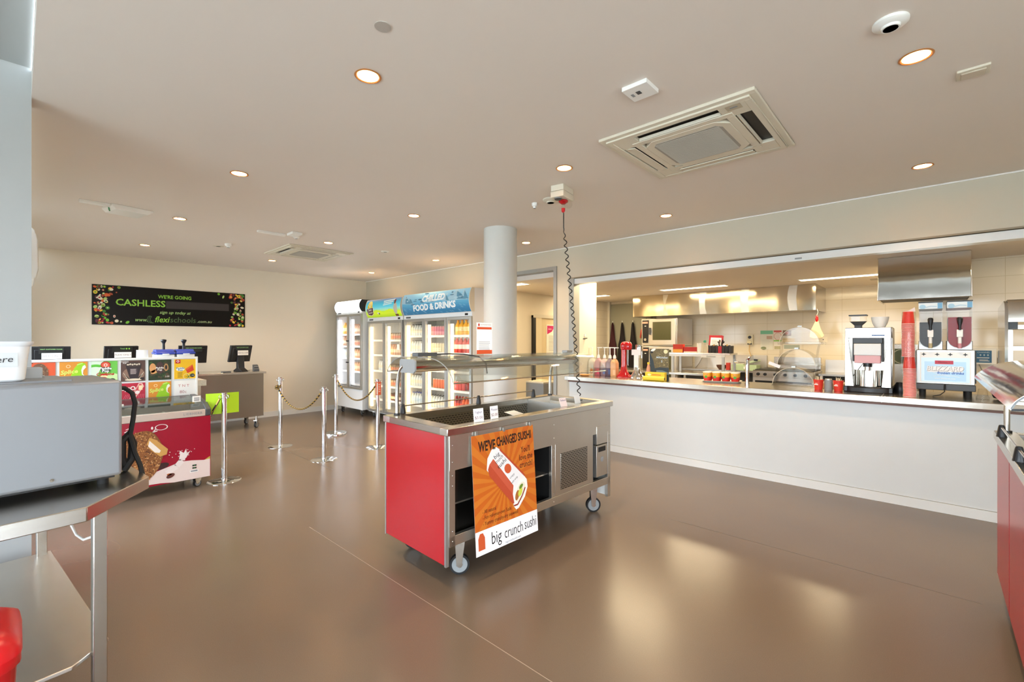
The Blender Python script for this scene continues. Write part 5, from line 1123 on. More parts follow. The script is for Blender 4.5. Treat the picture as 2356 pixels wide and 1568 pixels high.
MB().cyl((-.14, -.04, .03), (.13, -.04, .03), .028, 'E8CC3A', n=20).build('rolled_tube', t); MB().cyl((.1301, -.04, .03), (.1305, -.04, .03), .018, '4A3A10', n=16).build('tube_opening', t)
t = th('small_juice_bottle', 'small pink drink bottle with yellow cap left of the display card', 'bottle', -2.72, 5.56)
MB().lathe([(.024, 0), (.026, .01), (.026, .13), (.022, .155), (.014, .185), (.013, .20)], 'D89A7A', n=18).build('bottle_body', t); MB().lathe([(.0268, .03), (.0268, .10)], 'D8DCE0', n=18, caps=False).build('label', t); MB().lathe([(.016, .198), (.016, .222), (0, .224)], 'E8C82A', n=16).build('cap', t)
# noodle cups on a tray
t = th('white_tray', 'white oval-cornered tray carrying the cup noodles', 'tray', -1.91, 5.86, R(10))
m = MB(); loft(m, [(rrect(.19, .12, .04), 0), (rrect(.22, .15, .05), .018), (rrect(.215, .145, .05), .018), (rrect(.185, .115, .04), .006)], 'white plastic', True, True); m.build('tray_body', t, angle=60)
tr = Matrix.Translation((-1.91, 5.86, CT)) @ Matrix.Rotation(R(10), 4, 'Z')
nb = MB(); nb.X = Matrix.Scale(1.22, 4, (0, 0, 1)); nb.lathe([(.036, 0), (.038, .004), (.044, .045), (.0465, .085), (.050, .088), (.050, .094), (0, .095)], 'E8A82A', n=20, mats=['E8A82A', 'C8261E', 'E8A82A', 'white plastic', 'white plastic', 'E8E4D0'])
a = Art(nb, (-.02, -.0475, .03), (1, 0, 0), (0, .1, 1)); a.rect(.002, .035, .038, .05, 'C8261E', 1); a.ell(.02, .015, .018, .013, '4A9A2A', 1); a.txt('NOODLES', .02, .042, .008, 'paper', 2)
nc = None; labs = {}
for r__ in range(2):
    for c__ in range(4):
        p = tr @ Vector((-.155 + .103*c__, -.055 + .108*r__, .0065))
        if nc is None: nc = tag(nb.build('noodle_cup', loc=p), 'yellow and red noodle cup in the front row on the white tray', 'noodle cup', 'noodle cups front row')
        else: dup(nc, p, random.uniform(-.5, .5), 'yellow and red noodle cup in the ' + ('front' if r__ == 0 else 'back') + ' row on the white tray', 'noodle cups ' + ('front' if r__ == 0 else 'back') + ' row')
# tap
t = th('bench_tap', 'tall chrome tap standing on the servery bench between tray and cake stand', 'tap', -1.62, 5.86)
m = MB(); m.lathe([(.026, 0), (.026, .01), (.021, .012), (.021, .15), (.023, .152), (.023, .26), (.02, .27), (0, .272)], 'chrome', n=24); m.build('tap_body', t); m = MB(); m.cyl((0, 0, .235), (-.15, .05, .242), .012, 'chrome'); m.build('spout', t); m = MB(); m.tube([(0, 0, .27), (.012, 0, .29), (.03, .0, .305)], [.018, .012, .008], 'chrome'); m.build('lever', t)
# acrylic cake stand
t = th('cake_stand', 'three tier clear acrylic cake display with rounded covers', 'cake stand', -1.15, 5.98)
tiers = [(0, .0, .20, .20), (.225, .03, .175, .18), (.46, .06, .18, .19)]
for z, dx, hw, rr in tiers:
    m = MB(); m.box((-.21 + dx, -.15, z), (.21 + dx, .15, z + .008), 'clear acrylic'); m.box((-.21 + dx, -.15, z + .008), (.21 + dx, -.144, z + .03), 'clear acrylic'); m.box((-.21 + dx, .144, z + .008), (.21 + dx, .15, z + .03), 'clear acrylic'); m.build('shelf', t, .003)
    m = MB(); arc = [(dx + rr*math.cos(PI*i/20), z + .012 + rr*.95*math.sin(PI*i/20)) for i in range(21)]; m.strip(arc, 1, -.13, .13, .003, AC); m.prism(arc, 1, -.134, -.131, AC); m.build('rounded_cover', t)
    MB().tube([(q[0], -.135, q[1]) for q in arc], .003, 'cream plastic', n=6).build('cover_rim', t)
    MB().box((-.02 + dx, -.10, z + .012 + rr*.95), (.02 + dx, -.07, z + .03 + rr*.95), 'aluminium').build('handle', t)
for s_ in (-1, 1):
    m = MB(); path = [(s_*.215, .0), (s_*.20, .04), (s_*.19 + .01, .16), (s_*.195 + .03, .24), (s_*.175 + .03, .34), (s_*.18 + .045, .47)]
    for p, q in zip(path, path[1:]): m.prism([(p[0], p[1]), (q[0], q[1]), (q[0] + .004, q[1]), (p[0] + .004, p[1])], 1, -.08, .08, AC)
    m.build('side_support', t)
m = MB(); m.X = Matrix.Translation((-.20, -.15, .24)) @ Matrix.Rotation(R(22), 4, 'Y'); m.box((-.035, -.003, -.018), (.085, 0, .018), 'EFE6E6'); m.build('paper_note', t)
# cups with straws
def cup(x, y, m_, lab, sticks=True, h=.10, r0=.034, r1=.044):
    t = th('straw_cup' if sticks else 'metal_canister', lab, 'cup', x, y)
    b = MB(); b.lathe([(r0, 0), (r1, h), (r1 + .002, h), (r1 + .002, h + .003), (r1 - .003, h + .003), (r0 - .003, .006), (0, .006)], m_, n=22); b.build('cup_body', t)
    if sticks:
        b = MB(); r_ = random.Random(int(x*1000))
        for i in range(16): a_ = r_.uniform(0, 6.3); q = r_.uniform(0, .02); b.cyl((q*math.cos(a_), q*math.sin(a_), .01), (1.6*q*math.cos(a_), 1.6*q*math.sin(a_), r_.uniform(.115, .14)), .002, 'E8D8B4', n=5)
        tag_ = b.build('stirrers', t); tag_['kind'] = 'stuff'
        b = MB(); b.X = Matrix.Rotation(R(-20), 4, 'Z'); b.box((-.018, -r1*.96 - .0006, .05), (.018, -r1*.94, .058), 'paper'); b.box((-.010, -r1*.96 - .0006, .064), (.014, -r1*.94, .068), 'paper'); b.build('printed_script', t)
    else: 
        b = MB(); b.lathe([(.030, h + .003), (.030, h + .015), (0, h + .016)], 'aluminium', n=20); b.build('lid', t)
    return t
RED2 = mat('cup red', 'D8301E', .4)
cup(-.87, 5.60, RED2, 'red paper cup full of wooden stirrers right of the cake stand'); cup(-.785, 5.60, 'grey plastic', 'grey metal canister between two red cups on the bench', False, .10, .036, .036); cup(-.70, 5.58, RED2, 'red paper cup of stirrers touching the coffee machine')
# coffee machine
t = th('coffee_machine', 'chrome and black bean to cup coffee machine on the servery bench', 'coffee machine', -.47, 5.60)
Wc = .18
m = MB(); m.prism([(-Wc - .01, .0), (Wc + .01, .0), (Wc + .01, .45), (-Wc - .01, .45)] + [], 2, .0, .055, 'black plastic'); loft(m, [([(-.19, .02), (-.12, -.03), (0, -.045), (.12, -.03), (.19, .02), (.19, .3), (-.19, .3)], 0), ([(-.19, .02), (-.12, -.03), (0, -.045), (.12, -.03), (.19, .02), (.19, .3), (-.19, .3)], .05)], 'black plastic', True, True); m.build('base_tray', t, .006)
m = MB(); m.box((-Wc, .10, .055), (Wc, .46, .63), 'steel soft'); m.box((Wc - .03, .0, .055), (Wc, .10, .53), 'chrome'); m.box((-Wc, .0, .055), (-Wc + .03, .10, .53), 'chrome'); m.box((-Wc, .0, .53), (Wc, .10, .63), 'chrome'); m.build('housing', t, .006)
m = MB(); 
for s_ in (-1, 1): m.prism([(s_*Wc*.99, .055), (s_*Wc*.99, .53), (s_*(Wc - .03), .53), (s_*(Wc - .075), .055)][::s_], 1, -.012, .01, 'steel mirror')
m.build('side_fin', t, .003)
m = MB(); m.box((-.115, -.015, .475), (.115, .08, .53), 'black plastic'); m.box((-.12, .02, .30), (-.105, .09, .53), 'dark grey plastic'); m.box((.105, .02, .30), (.12, .09, .53), 'dark grey plastic'); m.build('black_surround', t, .004)
MB().box((-.105, -.03, .36), (.105, .06, .475), 'white laminate').build('front_screen', t, .006)
MB().box((-.10, -.028, .285), (.10, .05, .36), 'D8A8AC').build('drip_cover', t, .005)
m = MB(); m.cyl((0, -.0, .285), (0, -.0, .25), .035, 'black plastic'); m.cyl((0, .0, .25), (0, .0, .21), .024, 'chrome'); m.build('coffee_spout', t)
m = MB(); m.prism([(-.115, .10), (-.09, .04), (-.04, .02), (.04, .02), (.09, .04), (.115, .10)], 2, .055, .215, 'steel mirror'); m.build('splash_plate', t, angle=50)
m = MB(); loft(m, [(rrect(.03, .03, .01), .63), (rrect(.03, .03, .01), .655), (rrect(.065, .06, .012), .695)], 'dark grey plastic', True, True); m.X = None; o = m.build('hopper_neck', t, loc=(-.085, .14, 0)); 
m = MB(); loft(m, [(rrect(.066, .062, .012), .695), (rrect(.07, .065, .012), .75)], AC, False, False); m.box((-.072, -.067, .75), (.072, .067, .762), 'black plastic'); m.box((-.05, -.066, .70), (.02, -.0635, .742), 'paper'); m.build('bean_hopper', t, loc=(-.085, .14, 0))
MB().box((.03, -.0015, .548), (.13, -.0002, .562), '5A7AA8').build('brand_script', t)
b = MB(); b.lathe([(.038, 0), (.058, .04), (.068, .085), (.070, .105), (.064, .105), (.05, .04), (0, .01)], 'white plastic', n=28); tag(b.build('white_bowl', loc=(-.385, 5.74, CT + .63)), 'white plastic bowl on top of the coffee machine', 'bowl')
t = th('black_jug', 'black rounded handle shape behind the coffee machine on its right', 'jug', -.235, 5.80); MB().lathe([(.045, 0), (.05, .02), (.045, .07), (.03, .10), (0, .105)], 'black plastic').build('jug_body', t)
MB().tube([(.04, 0, .09), (.075, 0, .085), (.085, 0, .05), (.075, 0, .01)], .008, 'black plastic').build('handle', t)
# stack of red cups (nested, rims down)
cb = MB(); cb.lathe([(.048, 0), (.0487, .0015), (.048, .003), (.0455, .0035), (.0365, .108), (.034, .110), (0, .110)], RED2, n=22, mats=['paper', 'paper', 'paper', RED2, RED2, RED2])
c0 = None
for k_ in range(2):
    n_ = (22, 26)[k_]; zb = CT if k_ == 0 else CT + 21*.0118 + .1105
    for i in range(n_):
        loc = (-.158 - (.010 if k_ else 0) + .0015*math.sin(i*.5), 5.47, zb + i*.0118 + (.0005 if i else 0))
        lb = 'red paper cup with white rim in the ' + ('lower' if k_ == 0 else 'upper') + ' half of the tall cup stack'
        if c0 is None: c0 = tag(cb.build('paper_cup', loc=loc), lb, 'paper cup', 'lower stacked red cups')
        else: dup(c0, loc, i*.05, lb, ('lower' if k_ == 0 else 'upper') + ' stacked red cups')
zt = CT + 21*.0118 + .1105 + 25*.0118 + .11
b = MB(); b.lathe([(.055, .22), (.056, .35), (.052, .45), (.050, zt - CT - .02), (.046, zt - CT + .01)], AC, n=20, caps=False)
b.add([(-.04, 0, zt - CT + .005), (0, -.01, zt - CT + .012), (.04, 0, zt - CT + .04), (.045, 0, zt - CT + .0)], [(0, 1, 2, 3)], 'E8E0DC')
tag(b.build('plastic_sleeve', loc=(-.163, 5.47, CT)), 'clear plastic sleeve around the tall stack of red cups', 'sleeve')
# slush machine
BW_ = thin_glass('bowl plastic', (0.95, 0.95, 0.95), 0.008, .15, .1)
t = th('slush_machine', 'twin bowl slush machine with black and red drinks, blue front panel', 'slush machine', .075, 5.60)
Ws = .195
for x in (-.15, .15):
    for y in (.04, .38): MB().cyl((x, y, 0), (x, y, .065), .022, 'black rubber').build('foot', t)
m = MB(); m.box((-Ws, .0, .06), (-.003, .46, .115), 'dark grey plastic'); m.box((.003, .0, .06), (Ws, .46, .115), 'dark grey plastic'); m.build('drip_tray', t, .006)
m = MB(); m.box((-Ws + .005, .015, .115), (Ws - .005, .46, .42), 'aluminium'); m.box((-Ws - .002, .03, .13), (-Ws + .005, .44, .41), 'dark grey plastic'); m.box((Ws - .005, .03, .13), (Ws + .004, .44, .41), 'dark grey plastic'); m.build('housing', t, .005)
m = MB(); m.box((-.165, .008, .125), (.165, .016, .40), 'white plastic'); a = Art(m, (-.165, .0078, .125), (1, 0, 0), (0, 0, 1), .0008)
pb = mat('lit panel blue', 'A9CCE4', .4, emit=.25); pb2 = mat('lit panel pale', 'C4DDEC', .4, emit=.25)
a.rect(.008, .008, .322, .225, pb2, 1); a.rect(.03, .02, .30, .19, pb, 1.5); a.rect(.10, .168, .22, .20, 'C23A50', 2); a.txt('Machine 1', .16, .184, .018, '5A1020', 3)
a.line([(.05, .12), (.28, .125)], .05, 'F2F4F6', 2.5); a.txt('BLIZZARD', .165, .125, .062, '8A8E96', 3, bold=.02, shear=.15, sx=.85); a.txt('BLIZZARD', .163, .127, .062, 'F6F6F6', 4, bold=.0, shear=.15, sx=.85); a.txt('frozen drinks', .20, .09, .032, '3A62B8', 4, bold=.02, shear=.2)
for p in ([(.08, .10), (.13, .07), (.2, .06)], [(.09, .06), (.16, .075), (.26, .055)], [(.26, .15), (.285, .12)]): a.line(p, .003, 'E8F0F4', 2.2)
a.txt('www.blizzard.com', .165, .04, .018, 'F4F6F6', 3, bold=.01)
for x in (.025, .115, .20, .295): a.pl([(x - .018, .255), (x - .004, .261), (x, .273), (x + .004, .261), (x + .018, .255), (x + .004, .249), (x, .238), (x - .004, .249)], '3A3E3E', 2)
m.build('front_panel', t)
for s_, liq, lab_, top in ((-1, mat('cola slush', '1E1A18', .6, spec=.1), 'black', .235), (1, mat('red slush', '8E0E18', .6, spec=.1), 'red', .275)):
    cx = s_*.0945; w_ = .078; z0 = .435; ht = .355
    m = MB(); m.box((cx - w_ - .004, .05, .42), (cx + w_ + .004, .40, .50), 'aluminium'); m.build('bowl_cradle', t, .004)
    def ush(tp, r, zz): return [(cx - r, tp), (cx - r, zz + .075)] + [(cx + r*math.cos(PI + PI*i/12), zz + .075 + .075*math.sin(PI + PI*i/12)) for i in range(1, 12)] + [(cx + r, zz + .075), (cx + r, tp)]
    m = MB(); m.prism([(x_, z_) for x_, z_ in ush(z0 + ht, w_, z0)], 1, .0, .006, BW_); m.strip(ush(z0 + ht, w_, z0), 1, .006, .42, .003, AC); m.build('bowl', t)
    m = MB(); m.prism(ush(z0 + top, w_ - .005, z0 + .005), 1, .0085, .41, liq); sl_ = m.build('slush', t, angle=50); sl_['label'] = lab_ + ' slush'
    m = MB(); m.box((cx - w_ - .003, -.004, z0 + ht), (cx + w_ + .003, .43, z0 + ht + .055), 'D9E6EE'); a = Art(m, (cx - w_, -.0045, z0 + ht), (1, 0, 0), (0, 0, 1)); a.ell(.025, .02, .022, .02, '9CC4DC', 1); a.rect(.125, .002, .156, .052, '6FA8D0', 1); a.line([(.04, .012), (.08, .025), (.12, .02)], .008, 'A8C8DC', 1.5)
    m.box((cx - w_ - .004, -.006, z0 + ht + .055), (cx + w_ + .004, .43, z0 + ht + .066), 'black plastic'); m.build('lid', t, .002)
    m = MB(); m.box((cx - .02, -.03, z0 + .10), (cx + .02, .0, z0 + .165), 'white plastic'); m.cyl((cx, -.018, z0 + .10), (cx, -.018, z0 + .03), .013, 'white plastic'); m.cyl((cx, -.018, z0 + .045), (cx, -.018, z0 + .0), .014, 'B8A880' if s_ < 0 else 'C88890'); m.build('tap', t, .003)
    m = MB(); m.X = Matrix.Translation((cx, -.035, 0)); m.lathe([(.008, z0 + .16), (.010, z0 + .20), (.018, z0 + .235), (.02, z0 + .26), (.014, z0 + .272), (0, z0 + .275)], 'black plastic'); m.build('tap_handle', t)
m = MB(); m.tube([(0, -.002, .10), (-.002, -.01, .05), (-.03, -.02, .02), (-.08, -.03, .006)], .004, 'black'); m.build('cable', t)
b = MB(); b.lathe([(.042, 0), (.042, .025), (.036, .025), (.028, .09), (0, .092)], AC, n=22); tag(b.build('plastic_cup', loc=(.31, 5.60, CT)), 'upturned clear plastic cup right of the slush machine', 'cup')
b = MB(); 
r_ = random.Random(8); pts_ = []
for i in range(9):
    for j_ in range(12):
        th_ = PI*i/8; ph = 2*PI*j_/12; rr = .038*(1 + .18*r_.uniform(-1, 1)); pts_.append((rr*math.sin(th_)*math.cos(ph)*1.2, rr*math.sin(th_)*math.sin(ph), .04 + rr*math.cos(th_)))
b.add(pts_, [(i*12 + j_, i*12 + (j_+1) % 12, (i+1)*12 + (j_+1) % 12, (i+1)*12 + j_) for i in range(8) for j_ in range(12)], mat('bin liner', '202428', .25)); tag(b.build('crumpled_bag', loc=(.41, 5.68, CT), angle=10), 'crumpled dark plastic bag on the bench beside the clear cup', 'bag')
# controller box on wall
t = thing('wall_controller', 'white wall box with blue panel right of the slush machine', 'controller', (.43, 7.6, 1.19))
MB().box((-.10, -.05, 0), (.10, 0, .185), 'white plastic').build('case', t, .004)
m = MB(); m.box((-.09, -.053, .02), (.06, -.0505, .16), '2E6690'); a = Art(m, (-.09, -.0535, .02), (1, 0, 0), (0, 0, 1)); a.txt('CHANNEL', .085, .118, .022, 'C8D8E4', 1); a.bars(.03, .14, .06, 1, .01, .008, 'paper', 1, .1); a.bars(.05, .14, .035, 2, .012, .005, 'paper', 1, .3)
for i in range(3): a.ell(.06 + .03*i, .088, .007, .011, 'A8C0D0', 1, 10)
m.build('panel', t)
m = MB(); m.box((.10, -.05, .08), (.14, -.01, .15), 'cream plastic'); m.box((.11, -.045, .03), (.125, -.02, .08), 'black plastic'); m.build('plug', t, .003)
m = MB(); m.tube([(-.04, -.03, 0), (-.02, -.03, -.06), (.02, -.03, -.12), (.03, -.03, -.24)], .005, 'grey plastic'); m.tube([(.115, -.03, .03), (.10, -.03, -.04), (.05, -.03, -.14), (.04, -.03, -.24)], .005, 'cream plastic'); m.build('cable', t)
# heated display at the far right of the bench
t = th('heated_display', 'stainless heated display cabinet with curved hood at the right edge', 'display cabinet', .86, 5.62)
MB().prism([(.0, .0), (.55, 0), (.55, .80), (.10, .84), (.03, .82), (0, .76)], 0, -.42, -.40, 'steel mirror').build('side_panel', t); MB().prism([(.0, .0), (.55, 0), (.55, .80), (.10, .84), (.03, .82), (0, .76)], 0, .40, .42, 'steel mirror').build('side_panel', t)
m = MB(); m.strip([(-.001, .66), (0, .76), (.03, .82), (.10, .845), (.55, .81)], 0, -.40, .40, .006, 'steel'); m.build('hood', t); MB().box((-.40, .0, 0), (.40, .55, .12), 'steel').build('base', t, .004)
for z in (.42, .60): MB().box((-.40, .08, z), (.40, .50, z + .035), 'steel soft').build('shelf', t)
m = MB(); m.box((-.40, .06, .60), (-.34, .12, .66), 'dark grey plastic'); m.box((-.39, .50, .12), (-.33, .54, .80), 'steel'); m.box((-.25, .50, .12), (-.19, .54, .80), 'white plastic'); m.build('back_post', t)

# ================================================================== KITCHEN BEHIND
t = thing('extraction_hood', 'long stainless steel extraction hood over the cooking line', 'hood', (-3.10, 9.5, 1.98))
m = MB(); X0, X1 = -1.67, 1.66; wav = mat('wavy steel', 'C8BCA6', .13, 1.0)
nw = 110; vv = []
for i in range(nw + 1):
    x_ = X0 + (X1 - X0)*i/nw
    for k_ in range(5):
        z_ = .438*k_/4; q = math.sin(PI*k_/4)
        vv.append((x_, -.481 - .0030*(math.sin(x_*8 + .5*q) + .35*math.sin(x_*17 + 1.3)) * (0 if i in (0, nw) else 1), z_))
m.add(vv, [(5*i + k_, 5*i + 5 + k_, 5*i + 6 + k_, 5*i + 1 + k_) for i in range(nw) for k_ in range(4)], wav); m.box((X0, -.478, 0), (X1, -.47, .438), 'steel'); m.box((X0, -.47, 0), (X0 + .01, .49, .438), 'steel'); m.box((X1 - .01, -.47, 0), (X1, .49, .438), 'steel'); m.build('skirt', t, .004)
m = MB(); m.box((X0 + .01, -.47, .0), (X1 - .01, -.42, .02), 'steel'); m.box((X0 + .01, -.42, .16), (X1 - .01, .48, .18), 'steel soft'); m.build('gutter', t)
t = thing('square_extraction_hood', 'short stainless steel hood above the slush machine', 'hood', (-.09, 7.18, 1.93))
m = MB(); m.box((-.385, -.38, 0), (.385, -.37, .488), 'steel mirror'); m.box((-.385, -.37, 0), (-.375, .41, .488), 'steel'); m.box((.375, -.37, 0), (.385, .41, .488), 'steel'); m.build('skirt', t, .006)
m = MB(); m.prism([(-.37, .02), (.40, .02), (.40, .10), (-.30, .12)], 0, -.375, .375, 'dark interior'); m.build('filter_bank', t)
# combi ovens
def oven(z, h, lab, upper):
    t = thing('combi_oven', lab, 'oven', (-4.61, 9.1, z))
    MB().box((0, 0, 0), (.78, .80, h), 'steel soft').build('casing', t, .006)
    d = MB().box((.19, -.04, .02), (.765, -.001, h - .01), 'steel soft').build('door', t, .008)
    m = MB(); m.box((.27, -.044, .12 if upper else .25), (.67, -.0405, h - .07), mat('oven window', '4A4A30', .1)); 
    m.build('window', d, .004)
    m = MB(); m.prism([(.03, .06), (.15, .06), (.165, h - .03), (.02, h - .03)], 1, -.012, -.001, 'black plastic'); m.cyl((.09, -.02, .13), (.09, -.012, .13), .028, 'chrome'); m.box((.03, -.014, h - .10), (.15, -.012, h - .06), 'D8A08A'); m.box((.075, -.014, h - .16), (.11, -.012, h - .145), 'paper'); m.build('control_panel', t)
    m = MB(); m.prism([(.195, h*.42), (.225, h*.40), (.24, h*.52), (.235, h*.66), (.20, h*.67)], 1, -.07, -.041, 'dark grey plastic'); m.build('handle', d)
    return t
t = oven(1.36, .57, 'upper combi oven with lit window in the kitchen behind the aprons', True)
t2 = oven(.20, 1.15, 'lower tall oven under the combi oven', False)
for x in (.05, .73):
    for y in (.05, .73): MB().cyl((x, y, -.20), (x, y, 0), .022, 'steel').build('leg', t2)
# the spacer the upper oven stands on
tag(MB().box((-4.60, 9.12, 1.35), (-3.84, 9.88, 1.36), 'dark grey plastic').build('oven_spacer'), 'thin dark spacer plate between the two ovens', 'plate')
# aprons
for i, (x, lab, m_, w_, tp) in enumerate(((-5.78, 'dark maroon apron on the leftmost hook of the grey kitchen door', 'cloth maroon', .15, 1.90), (-5.52, 'black apron on the middle hook of the grey kitchen door', 'cloth black', .16, 1.90), (-5.24, 'black apron on the right hook nearest the ovens', 'cloth black', .15, 1.90))):
    t = thing('hanging_apron', lab, 'apron', (x, 9.95, 0), 0, 'hanging aprons')
    m = MB(); n_ = 14; secs = [(.010, 1.90), (.035, 1.86), (.055, 1.76), (.075, 1.62), (w_*.62, 1.50), (w_*.9, 1.38), (w_, 1.2), (w_*1.08, 1.0), (w_*1.12, .80), (w_*1.05, .62)]
    rings = []
    for (hw, z) in secs:
        rings.append([(.72*hw*math.cos(2*PI*j/n_) , -.055 + (.03 + .012*math.sin(j*2.7 + i))*math.sin(2*PI*j/n_)*(1 if hw > .03 else .5), z + .01*math.sin(j*3 + z*5)) for j in range(n_)])
    m.add([p for r_ in rings for p in r_], [(k_*n_ + j, k_*n_ + (j+1) % n_, (k_+1)*n_ + (j+1) % n_, (k_+1)*n_ + j) for k_ in range(len(secs)-1) for j in range(n_)] + [tuple(range(n_))], m_)
    m.build('cloth', t, angle=80); m = MB(); m.cyl((0, -.001, 1.915), (0, -.05, 1.92), .006, 'white plastic'); m.cyl((0, -.05, 1.92), (0, -.05, 1.945), .009, 'white plastic'); m.build('hook', t)
t = thing('red_tongs', 'red handled tongs hanging on the wall left of the upper oven', 'tongs', (-4.98, 9.94, 1.55))
m = MB(); m.tube([(0, -.02, .26), (-.05, -.02, .14), (-.08, -.02, -.02)], [.018, .022, .012], 'C83A2A'); m.tube([(0, -.02, .26), (.04, -.02, .14), (.07, -.02, -.02)], [.018, .020, .012], 'C0201E'); m.build('handle', t)
m = MB(); m.lathe([(.012, .24), (.035, .28), (.03, .34), (.012, .38), (0, .39)], 'dark grey plastic', c=(0, -.02, 0)); m.build('head', t)
# island bench with pass shelf
t = thing('island_bench', 'stainless kitchen island bench behind the servery', 'bench', (-3.85, 8.35, 0))
MB().box((-1.3, -.38, .86), (1.22, .38, .90), 'steel').build('worktop', t, .004); MB().box((-1.25, -.34, .25), (1.18, .34, .27), 'steel soft').build('under_shelf', t)
for x in (-1.24, 0, 1.16):
    for y in (-.33, .33): MB().box((x - .02, y - .02, 0), (x + .02, y + .02, .86), 'steel soft').build('leg', t)
t = thing('pass_shelf', 'raised stainless shelf on posts over the island bench', 'shelf', (-3.02, 8.35, .90))
MB().box((-.62, -.20, .32), (.50, .20, .35), 'steel').build('shelf_top', t, .003)
MB().box((-.62, -.20, .285), (.42, -.185, .32), 'steel soft').build('apron_rail', t)
for x, y in ((.38, -.17), (.46, .17), (-.50, -.17), (-.50, .17)): MB().box((x - .02, y - .015, 0), (x + .02, y + .015, .32), 'aluminium').build('leg', t)
m = MB(); m.box((.02, -.205, .270), (.36, -.2005, .31), 'paper'); a = Art(m, (.02, -.2055, .27), (1, 0, 0), (0, 0, 1)); a.txt('Goldstein', .17, .02, .04, 'grey plastic', 1, bold=.02); m.build('maker_plate', t)
SH = 1.25
def onshelf(name, lab, cat, x, y, mb, bev=.003, rz=0): o = tag(mb.build(name, loc=(x, y, SH), bevel=bev), lab, cat); o.rotation_euler = (0, 0, rz); return o
m = MB(); m.box((-.09, -.05, 0), (.09, .05, .15), 'C8321E'); m.box((-.088, -.051, 0), (.088, -.0501, .06), 'E8A848'); onshelf('tea_box', 'red and orange box at the left end of the raised steel shelf', 'box', -3.44, 8.25, m)
m = MB(); m.box((-.12, -.05, 0), (.12, .05, .10), 'B8221E'); m.box((-.12, -.051, 0), (.12, -.0501, .022), 'E8DCC8'); onshelf('snack_box', 'long red box lying beside the orange one on the raised shelf', 'box', -3.22, 8.27, m)
m = MB(); m.lathe([(.038, 0), (.038, .17), (.012, .17), (.012, .12)], 'white plastic', n=22); onshelf('paper_roll', 'white paper roll standing on the raised steel shelf', 'paper roll', -3.07, 8.25, m, 0)
t = thing('spray_bottle', 'clear spray bottle with green trigger on the raised steel shelf', 'bottle', (-2.97, 8.25, SH)); MB().lathe([(.032, 0), (.034, .01), (.034, .11), (.014, .16), (.013, .18)], AC).build('bottle_body', t); m = MB(); m.box((-.02, -.012, .18), (.02, .012, .225), '3A9A7A'); m.box((-.032, -.006, .19), (-.02, .006, .205), '3A9A7A'); m.build('trigger', t, .003)
m = MB(); m.X = Matrix.Rotation(R(-8), 4, 'X') @ Matrix.Rotation(R(3), 4, 'Y'); m.box((-.12, -.006, 0), (.12, .006, .31), 'A81428'); m.box((-.092, -.0075, .03), (.092, -.0062, .27), 'paper'); a = Art(m, (-.09, -.0078, .03), (1, 0, 0), (0, 0, 1)); a.bars(.02, .16, .20, 7, .02, .005, 'pencil', 1, .4); onshelf('framed_notice', 'white notice in a red frame leaning on the raised shelf', 'frame', -2.84, 8.36, m)
def holder(x, lab):
    m = MB()
    for k_ in range(3): m.prism([(-.085 + .06*k_, 0), (-.035 + .06*k_, 0), (-.03 + .06*k_, .13), (-.06 + .06*k_, .12), (-.09 + .06*k_, .14)], 1, -.05, .05, ('2A2420', '1E1A18', '2A2420')[k_])
    m.box((-.01, -.03, .08), (.0, .03, .15), 'C8A050'); onshelf('lid_holder', lab, 'holder', x, 8.22, m)
holder(-2.80, 'dark holder in front of the red framed notice'); holder(-2.585, 'dark holder at the right end of the raised shelf')
t = thing('utensil_tin', 'red tin full of dark utensils between two dark holders', 'utensils', (-2.69, 8.20, SH)); MB().lathe([(.042, 0), (.042, .12), (.038, .12), (.038, .01), (0, .01)], 'C01A28', n=20).build('tin', t)
for i in range(6): MB().tube([(.01*math.cos(i), .01*math.sin(i), .02), (.03*math.cos(i*1.1), .02*math.sin(i), .16), (.05*math.cos(i*1.1) + .01, .02*math.sin(i), .20 + .015*(i % 3))], [.004, .006, .014], ('2A2622', '6A3A22', '1E1E1E')[i % 3], n=6).build('utensil', t)
# things on the rear wall
def sheet(name, lab, cat, x0, z0, x1, z1, m_, draw=None, y=9.998, th_=.004):
    m = MB(); m.box((x0, y - th_, z0), (x1, y, z1), m_); a = Art(m, (x0, y - th_ - .001, z0), (1, 0, 0), (0, 0, 1), .0012)
    if draw: draw(a, x1 - x0, z1 - z0)
    return tag(m.build(name), lab, cat)
def d_red(a, w, h): a.rect(.02, .02, w - .02, h - .02, 'E8604A', 1); [a.bars(w*.35, w*.65, h*(.8 - .18*i), 1, .01, .014, '8A2A1E', 2, .2) for i in range(3)]
sheet('red_notice', 'red printed notice stuck on the rear tiles', 'notice', -3.51, 1.38, -3.24, 1.58, 'E04A3A', d_red)
def d_n1(a, w, h): a.rect(0, h - .07, w, h, '7AC29A', 1); a.rect(w*.5, h*.55, w*.95, h*.72, 'C8A890', 1); a.bars(.02, w - .03, h*.5, 7, .03, .006, 'C8CCC0', 1); a.ell(w*.25, h*.08, .05, .03, '9AA27A', 1)
sheet('kitchen_notice', 'tall notice with green heading on the rear tiles', 'notice', -2.52, 1.29, -2.30, 1.665, 'E3DFCF', d_n1)
def d_n2(a, w, h): a.rect(0, h - .035, w, h, 'D2584A', 1); a.ring(w/2, h*.7, w*.48, .008, 'D88A80', 1, ry=h*.2); a.bars(.02, w - .02, h*.85, 4, .03, .006, 'D8B0A8', 1); a.rect(0, h*.43, w, h*.50, '8ACB5A', 1); a.rect(.01, .01, w - .02, .07, 'B8B088', 1)
sheet('kitchen_notice', 'narrow notice with red heading beside the green headed one', 'notice', -2.285, 1.29, -2.15, 1.665, 'ECE4D6', d_n2)
